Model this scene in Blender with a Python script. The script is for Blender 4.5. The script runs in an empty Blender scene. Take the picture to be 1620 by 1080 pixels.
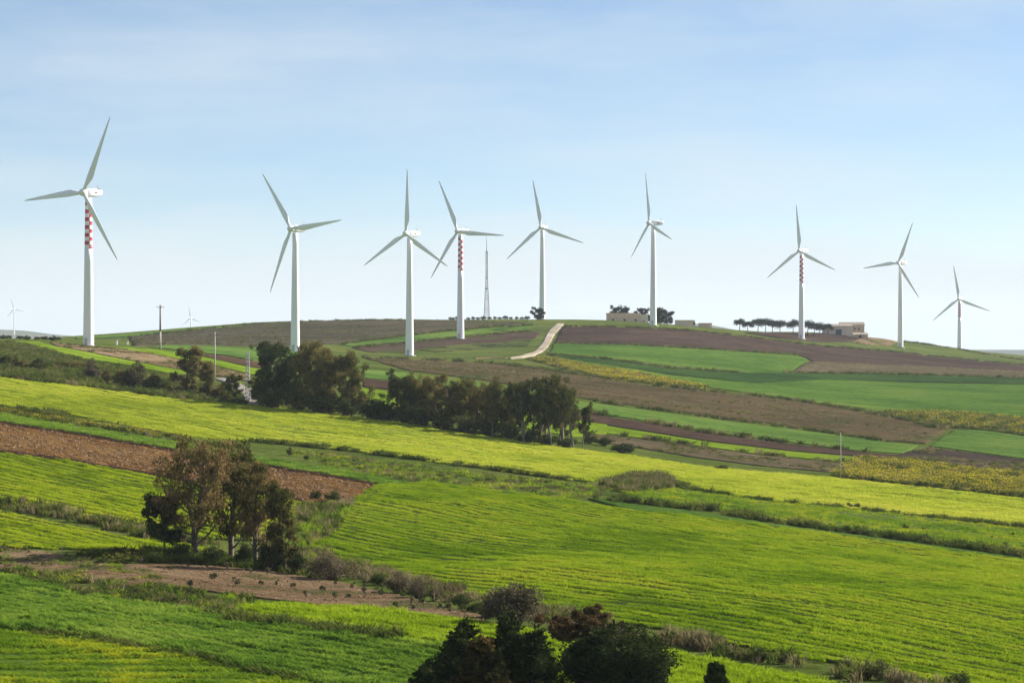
import bpy, bmesh, math, random
import numpy as np
from mathutils import Vector
from mathutils.geometry import delaunay_2d_cdt

# ------------------------------------------------------------------ camera, sky, sun, exposure
scene = bpy.context.scene
C = scene.collection
F = 3825.0            # focal length in pixels of the 1620 px wide photograph (85 mm lens)
CZ = 60.0             # camera height in the world
cam = bpy.data.cameras.new('camera'); cam.lens = 85.0; cam.sensor_width = 36.0
cam.shift_y = 5 / 1620; cam.clip_start = 1.0; cam.clip_end = 40000
cam_o = bpy.data.objects.new('camera', cam); C.objects.link(cam_o)
cam_o.location = (0, 0, CZ); cam_o.rotation_euler = (math.radians(90), 0, 0)
scene.camera = cam_o

SUN_AZ, SUN_EL = math.radians(62), math.radians(31)     # azimuth from the view direction towards the right
world_ = bpy.data.worlds.new('World'); scene.world = world_; world_.use_nodes = True
wn = world_.node_tree; wn.nodes.clear()
w_out = wn.nodes.new('ShaderNodeOutputWorld'); w_bg = wn.nodes.new('ShaderNodeBackground')
sky = wn.nodes.new('ShaderNodeTexSky'); sky.sky_type = 'NISHITA'; sky.sun_disc = False
sky.sun_elevation = SUN_EL; sky.sun_rotation = SUN_AZ
sky.altitude = 3000; sky.air_density = 1.0; sky.dust_density = 0.1; sky.ozone_density = 2.0
w_bg.inputs['Strength'].default_value = 0.05
# thin veils of cloud all round the sky, streaked level with the horizon
w_tc = wn.nodes.new('ShaderNodeTexCoord'); w_map = wn.nodes.new('ShaderNodeMapping')
w_map.inputs['Scale'].default_value = (5, 5, 26); w_map.inputs['Location'].default_value = (1.3, 0.4, 0.35)
w_noise = wn.nodes.new('ShaderNodeTexNoise'); w_noise.inputs['Scale'].default_value = 1.0
w_noise.inputs['Detail'].default_value = 8; w_noise.inputs['Roughness'].default_value = 0.58
w_sep = wn.nodes.new('ShaderNodeSeparateXYZ'); wn.links.new(w_tc.outputs['Generated'], w_sep.inputs[0])
def w_math(op, a, b):
    m = wn.nodes.new('ShaderNodeMath'); m.operation = op; m.use_clamp = op == 'MAXIMUM'
    for k, q in enumerate((a, b)):
        if isinstance(q, (int, float)): m.inputs[k].default_value = q
        else: wn.links.new(q, m.inputs[k])
    return m.outputs[0]
# a soft bank of cloud low over the horizon all round, thin veils above it
w_mr = wn.nodes.new('ShaderNodeMapRange'); w_mr.interpolation_type = 'SMOOTHSTEP'
w_mr.inputs['From Min'].default_value = 0.050; w_mr.inputs['From Max'].default_value = 0.026
w_mr.inputs['To Min'].default_value = 0.0; w_mr.inputs['To Max'].default_value = 0.80
wn.links.new(w_math('ADD', w_math('ABSOLUTE', w_sep.outputs['Z'], 0), w_math('MULTIPLY', w_math('SUBTRACT', w_noise.outputs['Fac'], 0.5), 0.09)), w_mr.inputs['Value'])
w_fac = w_math('MAXIMUM', w_math('ADD', w_math('ADD', w_mr.outputs[0], 0.24), w_math('MULTIPLY', w_math('SUBTRACT', w_noise.outputs['Fac'], 0.48), 1.5)), 0.02)
w_mix = wn.nodes.new('ShaderNodeMixRGB'); w_mix.blend_type = 'MIX'
w_mix.inputs['Color2'].default_value = (6.0, 6.7, 7.1, 1)
wn.links.new(w_tc.outputs['Generated'], w_map.inputs['Vector']); wn.links.new(w_map.outputs[0], w_noise.inputs['Vector'])
wn.links.new(w_fac, w_mix.inputs['Fac'])
wn.links.new(sky.outputs[0], w_mix.inputs['Color1']); wn.links.new(w_mix.outputs[0], w_bg.inputs['Color'])
wn.links.new(w_bg.outputs[0], w_out.inputs['Surface'])

sun = bpy.data.lights.new('sun', 'SUN'); sun.energy = 5.0; sun.angle = math.radians(0.5); sun.color = (1.0, 0.93, 0.82)
sun_o = bpy.data.objects.new('sun', sun); C.objects.link(sun_o)
to_sun = Vector((math.sin(SUN_AZ) * math.cos(SUN_EL), math.cos(SUN_AZ) * math.cos(SUN_EL), math.sin(SUN_EL)))
sun_o.rotation_euler = to_sun.to_track_quat('Z', 'Y').to_euler(); sun_o.location = (0, 0, 300)

vs = scene.view_settings
vs.view_transform = 'Standard'; vs.look = 'None'; vs.exposure = 1.32; vs.gamma = 1.0; vs.use_curve_mapping = False
scene.cycles.max_bounces = 6; scene.cycles.transparent_max_bounces = 8; scene.cycles.volume_bounces = 0

# ------------------------------------------------------------------ small helpers
rng = np.random.default_rng(7)
random.seed(7)

def tag(o, label=None, cat=None, group=None, kind=None):
    if label: o['label'] = label
    if cat: o['category'] = cat
    if group: o['group'] = group
    if kind: o['kind'] = kind
    return o

def mesh_of(name, verts, faces, mats=None, smooth=False, fm=None):
    me = bpy.data.meshes.new(name)
    me.from_pydata([tuple(v) for v in verts] if not isinstance(verts, np.ndarray) else verts.tolist(), [],
                   faces if not isinstance(faces, np.ndarray) else faces.tolist())
    for m in (mats or []): me.materials.append(m)
    if fm is not None: me.polygons.foreach_set('material_index', np.asarray(fm, dtype=np.int32))
    if smooth: me.polygons.foreach_set('use_smooth', np.ones(len(me.polygons), dtype=bool))
    me.update()
    return me

def link(name, me, parent=None, loc=None, rz=0.0):
    o = bpy.data.objects.new(name, me); C.objects.link(o)
    if parent is not None: o.parent = parent
    if loc is not None: o.location = loc
    if rz: o.rotation_euler = (0, 0, rz)
    return o

class MB:
    """collects shapes into one mesh"""
    def __init__(s): s.v = []; s.f = []; s.m = []
    def add(s, v, f, m=0):
        b = len(s.v); s.v += [tuple(p) for p in v]; s.f += [tuple(b + i for i in q) for q in f]; s.m += [m] * len(f)
    def box(s, c, d, m=0, rz=0.0):
        cx, cy, cz = c; hx, hy, hz = d[0] / 2, d[1] / 2, d[2] / 2
        ca, sa = math.cos(rz), math.sin(rz)
        v = []
        for z in (-hz, hz):
            for x, y in ((-hx, -hy), (hx, -hy), (hx, hy), (-hx, hy)):
                v.append((cx + x * ca - y * sa, cy + x * sa + y * ca, cz + z))
        s.add(v, [(3, 2, 1, 0), (4, 5, 6, 7), (0, 1, 5, 4), (1, 2, 6, 5), (2, 3, 7, 6), (3, 0, 4, 7)], m)
    def tube(s, pts, rad, n=6, m=0, cap=True):
        pts = [Vector(p) for p in pts]; v = []; f = []
        for i, p in enumerate(pts):
            d = (pts[min(i + 1, len(pts) - 1)] - pts[max(i - 1, 0)])
            if d.length < 1e-9: d = Vector((0, 0, 1))
            d.normalize()
            a = d.cross(Vector((0, 1, 0))) if abs(d.y) < 0.9 else d.cross(Vector((1, 0, 0)))
            a.normalize(); b = d.cross(a)
            for k in range(n):
                t = 2 * math.pi * k / n
                v.append(p + (a * math.cos(t) + b * math.sin(t)) * rad[i])
        for i in range(len(pts) - 1):
            for k in range(n):
                k2 = (k + 1) % n
                f.append((i * n + k, i * n + k2, (i + 1) * n + k2, (i + 1) * n + k))
        if cap:
            f.append(tuple(range(n))[::-1]); f.append(tuple((len(pts) - 1) * n + k for k in range(n)))
        s.add(v, f, m)
    def mesh(s, name, mats, smooth=False): return mesh_of(name, s.v, s.f, mats, smooth, s.m)

def hash01(ix, iy, seed=0):
    ix = ix.astype(np.int64); iy = iy.astype(np.int64)
    h = (ix * 374761393 + iy * 668265263 + seed * 1442695041) & 0x7fffffff
    h = ((h ^ (h >> 13)) * 1274126177) & 0x7fffffff
    return ((h ^ (h >> 16)) & 0xffff) / 65535.0

def vnoise(x, y, seed=0):
    x = np.asarray(x, float); y = np.asarray(y, float)
    ix = np.floor(x); iy = np.floor(y); fx = x - ix; fy = y - iy
    fx = fx * fx * (3 - 2 * fx); fy = fy * fy * (3 - 2 * fy)
    a = hash01(ix, iy, seed); b = hash01(ix + 1, iy, seed); c = hash01(ix, iy + 1, seed); d = hash01(ix + 1, iy + 1, seed)
    return (a + (b - a) * fx) * (1 - fy) + (c + (d - c) * fx) * fy - 0.5

# ------------------------------------------------------------------ the lie of the land (survey points: bearing, depression, distance)
COLS = {
 0: [(1080,150),(1000,172),(910,208),(870,228),(800,270),(715,335),(667,385),(600,480),(570,580),(548,700),(540,765),(534,830)],
 200: [(1080,150),(1000,172),(910,207),(870,228),(745,325),(690,375),(630,460),(590,560),(560,700),(548,780),(540,950),(530,1250)],
 400: [(1080,150),(985,178),(890,235),(775,312),(735,350),(700,395),(643,470),(600,570),(575,700),(555,860),(535,1050),(511,1300)],
 640: [(1080,150),(1000,170),(935,208),(900,230),(830,275),(765,330),(725,380),(672,450),(600,650),(575,850),(562,977),(545,1050),(525,1160),(505,1320)],
 860: [(1080,150),(1005,168),(900,225),(785,318),(752,365),(703,445),(640,560),(588,800),(562,960),(543,1080),(520,1180),(506,1298)],
 1033: [(1080,150),(995,178),(900,228),(808,305),(765,365),(727,430),(700,490),(645,610),(605,760),(570,950),(545,1080),(516,1205),(511,1260)],
 1268: [(1080,147),(950,200),(842,290),(796,350),(755,420),(715,510),(680,590),(635,730),(595,920),(562,1150),(546,1260),(537,1340),(527,1450)],
 1424: [(1080,147),(860,280),(812,340),(765,415),(725,500),(690,590),(650,730),(605,950),(577,1180),(557,1380),(550,1446),(541,1620)],
 1620: [(1100,150),(888,270),(836,330),(790,390),(750,460),(690,600),(662,700),(607,950),(588,1150),(577,1330),(571,1550)],
}
def bearing(u, v, D): return ((u - 810) / F * D, D, -(v - 545) / F * D)
CP = []
for u, l in COLS.items():
    for v, D in l: CP.append(bearing(u, v, D))
for u, l in ((0, COLS[0]), (1620, COLS[1620])):
    s = -1 if u == 0 else 1
    for v, D in l[::2]:
        x, y, z = bearing(u, v, D)
        CP.append((x + s * (60 + 0.12 * D), y, z + (1.5 if s < 0 else -2.0)))
        CP.append((x + s * (250 + 0.3 * D), y, z + (0 if s < 0 else -5)))
CP += [bearing(1518,554,1835), bearing(1518,552,1690), bearing(300,521,1260), bearing(1330,528,1450), bearing(1390,536,1520),
       bearing(1130,519,1330), bearing(1190,524,1400), bearing(1620,576,1720), bearing(1700,582,1720)]
CP += [(0,0,-1.7),(0,-60,-2),(0,60,-10),(-80,0,-1.5),(80,0,-2.5),(0,110,-19),(-60,60,-9),(60,60,-11),(-50,110,-18.5),(60,110,-19.5),(-300,0,0),(300,0,-6)]
CP += [(x, 1650, -6) for x in (-600,-300,-100,100)] + [(x, 2100, -25) for x in (-600,-250,0,300,700)] + [(-230,1000,-6),(-300,1150,-6),(-420,900,-10)]
CP = np.array(CP, float); SC = 200.0
def _kern(r2): return 0.5 * r2 * np.log(r2 + 1e-12)
_X = CP[:, :2] / SC; _n = len(_X)
_A = np.zeros((_n + 3, _n + 3))
_A[:_n, :_n] = _kern(((_X[:, None] - _X[None]) ** 2).sum(-1)) + 2e-4 * np.eye(_n)
_A[:_n, _n] = 1; _A[:_n, _n + 1:] = _X; _A[_n, :_n] = 1; _A[_n + 1:, :_n] = _X.T
_W = np.linalg.solve(_A, np.concatenate([CP[:, 2], [0, 0, 0]]))

def ground_z(x, y):
    """height of the bare ground at world x, y"""
    x = np.atleast_1d(np.asarray(x, float)); y = np.atleast_1d(np.asarray(y, float))
    out = np.empty(x.shape)
    for i in range(0, len(x), 20000):
        a = np.stack([np.clip(x[i:i + 20000], -1000, 1000) / SC, np.clip(y[i:i + 20000], -250, 2300) / SC], -1)
        d2 = ((a[:, None] - _X[None]) ** 2).sum(-1)
        out[i:i + 20000] = _kern(d2) @ _W[:_n] + _W[_n] + a @ _W[_n + 1:]
    out = np.clip(out, -40, 30)
    # away from the surveyed hill the land runs out into a low plain
    d = np.maximum(np.maximum(np.abs(x) - 620, y - 1900), -y - 100)
    t = np.clip(d / 700, 0, 1); t = t * t * (3 - 2 * t)
    out = out * (1 - t) + (-48) * t
    far = np.clip((y - 300) / 600, 0, 1)
    out += (0.22 + 0.5 * far) * vnoise(x / 34, y / 46, 3) + 0.10 * vnoise(x / 9, y / 11, 5) * (1 - far)
    return out + CZ

def gz(x, y): return float(ground_z([x], [y])[0])

_DD = np.concatenate([np.arange(120, 500, 1.5), np.arange(500, 1950, 4.0)])
def ground_at(u, v):
    """where the sight line of a surveyed bearing meets the ground: world x, y, z"""
    dx = (u - 810) / F; dz = -(v - 545) / F
    zz = ground_z(dx * _DD, _DD) - CZ - dz * _DD
    hit = np.nonzero(zz >= 0)[0]
    if len(hit) == 0:
        D = _DD[np.argmax(zz / _DD)]
    elif hit[0] == 0: D = _DD[0]
    else:
        i = hit[0]; t = -zz[i - 1] / (zz[i] - zz[i - 1]); D = _DD[i - 1] + t * (_DD[i] - _DD[i - 1])
    return np.array([dx * D, D, gz(dx * D, D)])

def path_at(px, step=14):
    """a line of bearings, subdivided, on the ground"""
    out = []
    for (a, b), (c, d) in zip(px[:-1], px[1:]):
        n = max(1, int(math.hypot(c - a, d - b) / step))
        for i in range(n): out.append(ground_at(a + (c - a) * i / n, b + (d - b) * i / n))
    out.append(ground_at(*px[-1]))
    return np.array(out)

def poly_at(px, step=16):
    return path_at(list(px) + [px[0]], step)[:-1, :2]

def inside(poly, x, y):
    r = np.zeros(len(x), bool); n = len(poly); j = n - 1
    for i in range(n):
        xi, yi = poly[i]; xj, yj = poly[j]
        if yi != yj:
            c = ((yi > y) != (yj > y)) & (x < (xj - xi) * (y - yi) / (yj - yi) + xi)
            r ^= c
        j = i
    return r

# ------------------------------------------------------------------ materials
class NT:
    def __init__(s, name):
        s.mat = bpy.data.materials.new(name); s.mat.use_nodes = True
        s.t = s.mat.node_tree; s.t.nodes.clear(); s.out = s.n('ShaderNodeOutputMaterial')
    def n(s, typ, **kw):
        nd = s.t.nodes.new(typ)
        for k, v in kw.items():
            if k in nd.inputs.keys(): nd.inputs[k].default_value = v
            else: setattr(nd, k, v)
        return nd
    def l(s, a, b): s.t.links.new(a, b)
    def pos(s, scale=(1, 1, 1), rz=0.0):
        g = s.n('ShaderNodeNewGeometry'); m = s.n('ShaderNodeMapping')
        m.vector_type = 'TEXTURE' if False else 'POINT'
        m.inputs['Scale'].default_value = scale; m.inputs['Rotation'].default_value = (0, 0, 0)
        if rz:
            r = s.n('ShaderNodeVectorRotate'); r.rotation_type = 'Z_AXIS'; r.inputs['Angle'].default_value = -rz
            s.l(g.outputs['Position'], r.inputs['Vector']); s.l(r.outputs[0], m.inputs['Vector'])
        else: s.l(g.outputs['Position'], m.inputs['Vector'])
        return m.outputs[0]
    def noise(s, vec, scale, detail=4, rough=0.55):
        nd = s.n('ShaderNodeTexNoise', Scale=scale, Detail=detail, Roughness=rough); s.l(vec, nd.inputs['Vector']); return nd.outputs['Fac']
    def ramp(s, fac, stops):
        r = s.n('ShaderNodeValToRGB'); e = r.color_ramp.elements
        while len(e) < len(stops): e.new(0.5)
        for k, (p, c) in zip(e, stops): k.position = p; k.color = (*c, 1) if len(c) == 3 else c
        s.l(fac, r.inputs[0]); return r.outputs[0]
    def mix(s, fac, a, b, mode='MIX'):
        m = s.n('ShaderNodeMixRGB', blend_type=mode)
        for sock, val in ((m.inputs[0], fac), (m.inputs[1], a), (m.inputs[2], b)):
            if isinstance(val, (int, float)): sock.default_value = val
            elif isinstance(val, tuple): sock.default_value = (*val, 1)
            else: s.l(val, sock)
        return m.outputs[0]
    def math(s, op, a, b):
        m = s.n('ShaderNodeMath', operation=op)
        for sock, val in ((m.inputs[0], a), (m.inputs[1], b)):
            if isinstance(val, (int, float)): sock.default_value = val
            else: s.l(val, sock)
        return m.outputs[0]

def g3(v): return (v, v, v)

def field_mat(name, dark, mid, light, rz=0.0, rows=0.0, row_amt=0.25, patch=0.035, grain=1.2, bump=0.25, spots=None, rough=0.95, far=1.0):
    """ground cover: broad patches, long streaks along the rows, fine grain, optional coloured spots"""
    t = NT(name)
    p = t.pos(); ps = t.pos((0.05 / far, 0.6 / far, 1), rz)
    a = t.noise(p, patch / far ** 0.5, 4); b = t.noise(ps, 0.8, 5, 0.65); c = t.noise(p, grain / far, 6, 0.75)
    f = t.math('ADD', t.math('MULTIPLY', a, 0.40), t.math('ADD', t.math('MULTIPLY', b, 0.35), t.math('MULTIPLY', c, 0.45)))
    col = t.ramp(f, [(0.52, dark), (0.60, mid), (0.69, light)])
    h = c
    if rows:
        w = t.n('ShaderNodeTexWave', wave_type='BANDS', bands_direction='Y', wave_profile='SIN')
        w.inputs['Scale'].default_value = 1.0; w.inputs['Distortion'].default_value = 2.2; w.inputs['Detail'].default_value = 2
        w.inputs['Detail Scale'].default_value = 0.35
        s = 1.0 / rows / 3.183 * 1.0
        t.l(t.pos((s * 0.25, s, s), rz), w.inputs['Vector'])
        k = t.math('MULTIPLY', w.outputs['Fac'], t.math('MULTIPLY', c, 1.8))
        col = t.mix(t.math('MULTIPLY', k, row_amt), col, dark)
        h = t.math('SUBTRACT', c, t.math('MULTIPLY', w.outputs['Fac'], 0.5))
    if spots:
        sc, thr, scol = spots
        s1 = t.noise(p, sc, 3, 0.6)
        col = t.mix(t.ramp(s1, [(thr, (0, 0, 0)), (thr + 0.06, (1, 1, 1))]), col, scol)
    bs = t.n('ShaderNodeBsdfDiffuse', Roughness=0.6)
    t.l(col, bs.inputs['Color'])
    if bump:
        bn = t.n('ShaderNodeBump', Strength=1.0, Distance=bump * 2.2); t.l(h, bn.inputs['Height']); t.l(bn.outputs[0], bs.inputs['Normal'])
    t.l(bs.outputs[0], t.out.inputs['Surface'])
    return t.mat

def leaf_mat(name, dark, mid, light, scale=0.7, trans=0.4, patch=0.04, by_object=False, rows=None):
    t = NT(name)
    p = t.pos()
    a = t.noise(p if rows is None else t.pos((0.30, 1.0, 0.3), rows), scale, 4, 0.65); b = t.noise(p, patch, 3)
    f = t.math('ADD', t.math('MULTIPLY', a, 0.55), t.math('MULTIPLY', b, 0.45))
    if by_object:
        oi = t.n('ShaderNodeObjectInfo'); f = t.math('ADD', f, t.math('MULTIPLY', t.math('SUBTRACT', oi.outputs['Random'], 0.5), 0.16))
    col = t.ramp(f, [(0.40, dark), (0.50, mid), (0.60, light)])
    d = t.n('ShaderNodeBsdfDiffuse'); r = t.n('ShaderNodeBsdfTranslucent'); m = t.n('ShaderNodeMixShader'); m.inputs[0].default_value = trans
    t.l(col, d.inputs['Color']); t.l(col, r.inputs['Color'])
    t.l(d.outputs[0], m.inputs[1]); t.l(r.outputs[0], m.inputs[2]); t.l(m.outputs[0], t.out.inputs['Surface'])
    return t.mat

def solid_mat(name, col, rough=0.6, var=0.12, scale=2.0, metallic=0.0, bump=0.0, streak=False):
    t = NT(name)
    tc = t.n('ShaderNodeTexCoord'); mp = t.n('ShaderNodeMapping')
    mp.inputs['Scale'].default_value = (1, 1, 0.15) if streak else (1, 1, 1)
    t.l(tc.outputs['Object'], mp.inputs['Vector'])
    f = t.noise(mp.outputs[0], scale, 5, 0.6)
    c = t.ramp(f, [(0.3, tuple(x * (1 - var * 1.6) for x in col)), (0.55, col), (0.8, tuple(min(1, x * (1 + var)) for x in col))])
    bs = t.n('ShaderNodeBsdfPrincipled', Roughness=rough, Metallic=metallic); t.l(c, bs.inputs['Base Color'])
    if bump:
        bn = t.n('ShaderNodeBump', Strength=0.8, Distance=bump); t.l(f, bn.inputs['Height']); t.l(bn.outputs[0], bs.inputs['Normal'])
    t.l(bs.outputs[0], t.out.inputs['Surface'])
    return t.mat
# ------------------------------------------------------------------ the ground, one sheet out to the horizon
def spaced(lo, hi, step, ends):
    a = list(np.arange(lo, hi + 1e-6, step)); s = step; x = lo
    left = []
    while x > ends[0]:
        s *= 1.35; x -= s; left.append(max(x, ends[0]))
    s = step; x = a[-1]; right = []
    while x < ends[1]:
        s *= 1.35; x += s; right.append(min(x, ends[1]))
    return np.array(left[::-1] + a + right)
xs = spaced(-420, 420, 3.0, (-11000, 11000)); ys = spaced(110, 1900, 2.8, (-3000, 11000))
gx, gy = np.meshgrid(xs, ys); nx, ny = len(xs), len(ys)
gv = np.stack([gx.ravel(), gy.ravel(), ground_z(gx.ravel(), gy.ravel())], -1)
ii = (np.arange(ny - 1)[:, None] * nx + np.arange(nx - 1)[None]).ravel()
gf = np.stack([ii, ii + 1, ii + nx + 1, ii + nx], -1)
m_ground = field_mat('rough_grass_ground', (0.060, 0.090, 0.020), (0.110, 0.150, 0.030), (0.165, 0.185, 0.050), grain=0.9, bump=0.4,
                     spots=(0.12, 0.64, (0.14, 0.115, 0.05)))
tag(link('ground', mesh_of('ground', gv, gf, [m_ground], True)), kind='structure')

def ridge(u):   # far skyline: height above the camera, by bearing
    return np.interp(u, [-900, -300, 0, 40, 75, 110, 200, 700, 1030, 1085, 1105, 1125, 1150, 1180, 1230, 1420, 1520, 1620, 1900, 2600],
                     [515, 518, 521, 523, 528, 531, 540, 536, 528, 513, 511.5, 514, 519, 526, 546, 552, 553, 553, 551, 548])
hx = np.linspace(-5200, 6200, 420); hy = np.linspace(7300, 9900, 27)
HX, HY = np.meshgrid(hx, hy)
top = -(ridge(HX / 8600 * F + 810) - 545) / F * 8600
t_ = np.clip(1 - np.abs(HY - 8600) / 1300, 0, 1); t_ = t_ * t_ * (3 - 2 * t_)
hz = -55 + (top + 55) * t_ + 14 * vnoise(HX / 160, HY / 300, 9) * t_ * (1 - t_) * 4 + CZ
i2 = (np.arange(26)[:, None] * 420 + np.arange(419)[None]).ravel()
m_hill = field_mat('far_hill_cover', (0.03, 0.045, 0.02), (0.06, 0.075, 0.03), (0.12, 0.10, 0.06), patch=0.004, grain=0.02, bump=0)
tag(link('distant_hills', mesh_of('distant_hills', np.stack([HX.ravel(), HY.ravel(), hz.ravel()], -1),
         np.stack([i2, i2 + 1, i2 + 421, i2 + 420], -1), [m_hill], True)), kind='structure')

# ------------------------------------------------------------------ fields: each a sheet of its own lying on the ground
POLY = {}
_fi = [0]
def field(key, name, px, pal, rows=0.0, along=None, lift=None, npts=3500, rough=0.05, edge=0.25, **kw):
    poly = poly_at(px)
    x, y = poly[:, 0], poly[:, 1]
    area = 0.5 * abs(np.dot(x, np.roll(y, 1)) - np.dot(y, np.roll(x, 1)))
    step = math.sqrt(area / npts)
    # edge points, not ruler straight
    b = []
    for p, q in zip(poly, np.roll(poly, -1, 0)):
        n = max(1, int(np.linalg.norm(q - p) / (step * 1.2)))
        for i in range(n): b.append(p + (q - p) * i / n)
    b = np.array(b)
    b += np.stack([vnoise(b[:, 0] / 2.1, b[:, 1] / 2.1, 11), vnoise(b[:, 0] / 2.1, b[:, 1] / 2.1, 12)], -1) * min(edge * 2, step * 0.5)
    gx_, gy_ = np.meshgrid(np.arange(x.min(), x.max(), step), np.arange(y.min(), y.max(), step))
    g = np.stack([gx_.ravel(), gy_.ravel()], -1); g += rng.uniform(-0.25, 0.25, g.shape) * step
    g = g[inside(b, g[:, 0], g[:, 1])]
    nb = len(b)
    allp = np.concatenate([b, g]) if len(g) else b
    vs_, es_, fs_, ov, oe, of = delaunay_2d_cdt([Vector(p) for p in allp], [(i, (i + 1) % nb) for i in range(nb)], [], 1, 1e-4)
    V = np.array([(p.x, p.y) for p in vs_])
    D = float(poly[:, 1].mean())
    _fi[0] += 1
    lf = (lift if lift is not None else 0.10) + 0.00022 * max(0, D - 250) + 0.0015 * _fi[0]
    Z = ground_z(V[:, 0], V[:, 1]) + lf + rough * 2 * vnoise(V[:, 0] / max(1.3, step), V[:, 1] / max(1.3, step), 21)
    verts = [(*p, z) for p, z in zip(V, Z)]
    faces = [tuple(f) for f in fs_]
    faces = [f if ((V[f[1]] - V[f[0]])[0] * (V[f[2]] - V[f[0]])[1] - (V[f[1]] - V[f[0]])[1] * (V[f[2]] - V[f[0]])[0]) > 0 else f[::-1] for f in faces]
    # skirt down to the ground
    cnt = {}
    for f in faces:
        for a, c in zip(f, f[1:] + f[:1]): cnt[(a, c)] = 1
    low = {}
    for (a, c) in list(cnt):
        if (c, a) not in cnt:
            for k in (a, c):
                if k not in low: low[k] = len(verts); verts.append((V[k][0], V[k][1], Z[k] - lf - 0.5))
            faces.append((c, a, low[a], low[c]))
    rz = 0.0
    if along:
        p, q = ground_at(*along[0]), ground_at(*along[1]); rz = math.atan2(q[1] - p[1], q[0] - p[0])
    far = max(1.0, D / 260)
    m = field_mat(name + '_cover', *pal, rz=rz, rows=rows * far * 0.8, far=far, **kw)
    o = tag(link(name, mesh_of(name, verts, faces, [m], True)), kind='structure')
    POLY[key] = (b, rz, lf)
    return o

GREEN = ((0.0538, 0.1092, 0.0184), (0.0897, 0.1667, 0.0276), (0.1495, 0.2185, 0.0394))
GREEN2 = ((0.0672, 0.1288, 0.0264), (0.1075, 0.1880, 0.0360), (0.1586, 0.2293, 0.0480))
DEEP = ((0.0250, 0.0552, 0.0144), (0.0400, 0.0816, 0.0192), (0.0600, 0.1056, 0.0240))
LIME = ((0.110, 0.180, 0.012), (0.165, 0.250, 0.018), (0.210, 0.290, 0.030))
BARLEY = ((0.100, 0.145, 0.014), (0.165, 0.215, 0.026), (0.230, 0.265, 0.046))
PLOUGH = ((0.0488, 0.0318, 0.0244), (0.0742, 0.0488, 0.0371), (0.1039, 0.0700, 0.0530))
OLIVE = ((0.0616, 0.0494, 0.0234), (0.1047, 0.0776, 0.0404), (0.1417, 0.1058, 0.0553))
HEATH = ((0.0495, 0.0462, 0.0264), (0.0792, 0.0682, 0.0440), (0.1100, 0.0880, 0.0605))
STUB = ((0.0784, 0.0650, 0.0381), (0.1288, 0.1030, 0.0627), (0.1848, 0.1456, 0.0840))
REDSOIL = ((0.1157, 0.0533, 0.0188), (0.2043, 0.1039, 0.0357), (0.3200, 0.1996, 0.0752))
TAN = ((0.1430, 0.0924, 0.0500), (0.2365, 0.1575, 0.0920), (0.3520, 0.2520, 0.1600))
YELL = ((0.0960, 0.1080, 0.0216), (0.1920, 0.1740, 0.0240), (0.3600, 0.2640, 0.0240))
SHADED_SOIL = ((0.0375, 0.0600, 0.0110), (0.0562, 0.0850, 0.0143), (0.0813, 0.1063, 0.0198))  # ground under the crops, shade between the plants put into its dark green
WEEDY = ((0.040, 0.065, 0.016), (0.080, 0.105, 0.026), (0.130, 0.130, 0.045))
DKSOIL = ((0.026, 0.014, 0.010), (0.045, 0.024, 0.016), (0.075, 0.042, 0.026))
CHALK = ((0.31, 0.25, 0.18), (0.44, 0.37, 0.29), (0.54, 0.47, 0.37))

# the hill behind, left
field('heath', 'fallow_field', [(205,533),(300,523),(400,513),(520,508),(640,507),(740,507),(835,510),(800,516),(700,524),(600,536),(540,543),(480,547),(420,549),(330,546),(210,547)], HEATH, rows=7, along=((300,524),(400,514)), spots=(0.03, 0.58, (0.075, 0.080, 0.030)))
field('heath_top', 'grass_field', [(120,534),(200,529),(300,520),(400,511.5),(420,511),(420,513),(300,523.5),(205,533),(120,537)], GREEN)
field('strip_back', 'wheat_field', [(540,545),(600,538),(700,526),(790,518),(840,516),(840,521),(790,524),(700,533),(620,543),(560,549)], GREEN, rows=4, along=((600,538),(700,526)))
field('plough_back', 'ploughed_field', [(560,552),(640,544),(740,534),(840,525),(855,527),(845,536),(800,541),(735,544),(690,549),(640,557),(590,558)], PLOUGH, rows=4, along=((640,544),(740,534)), spots=(0.05, 0.55, (0.07, 0.075, 0.025)))
field('scrub_back', 'scrub_field', [(655,552),(735,545),(800,542),(842,538),(835,548),(760,553),(690,557)], WEEDY, rows=0, spots=(0.09, 0.52, (0.03, 0.04, 0.016)))
field('mid_green_back', 'wheat_field', [(235,549),(275,545),(340,549),(420,552),(470,552),(470,566),(400,570),(350,562),(300,556)], GREEN2, rows=3, along=((300,556),(400,570)), spots=(0.05, 0.6, (0.03, 0.055, 0.018)))
field('red_strip', 'ploughed_field', [(310,560),(350,563),(400,572),(420,577),(420,582),(395,580),(340,568)], ((0.075,0.046,0.030),(0.110,0.068,0.045),(0.150,0.098,0.064)), rows=2, along=((340,566),(395,578)))
field('knoll_lime', 'barley_field', [(170,549),(250,554),(310,562),(350,571),(400,583),(420,588),(420,600),(395,592),(330,576),(280,568),(240,560)], LIME, rows=3, along=((250,556),(395,590)))
field('knoll_stubble', 'stubble_field', [(78,542),(135,547),(220,556),(285,570),(330,578),(395,594),(395,604),(330,592),(285,585),(220,573),(150,559),(90,548)], TAN, rows=2.2, along=((135,547),(285,575)), row_amt=0.4, spots=(0.35, 0.56, (0.10, 0.13, 0.03)))
field('knoll_green', 'barley_field', [(14,540),(60,541),(90,549),(150,560),(220,574),(285,586),(300,590),(270,592),(200,578),(130,568),(80,558),(40,548)], LIME, rows=3, along=((60,543),(220,574)))
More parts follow.
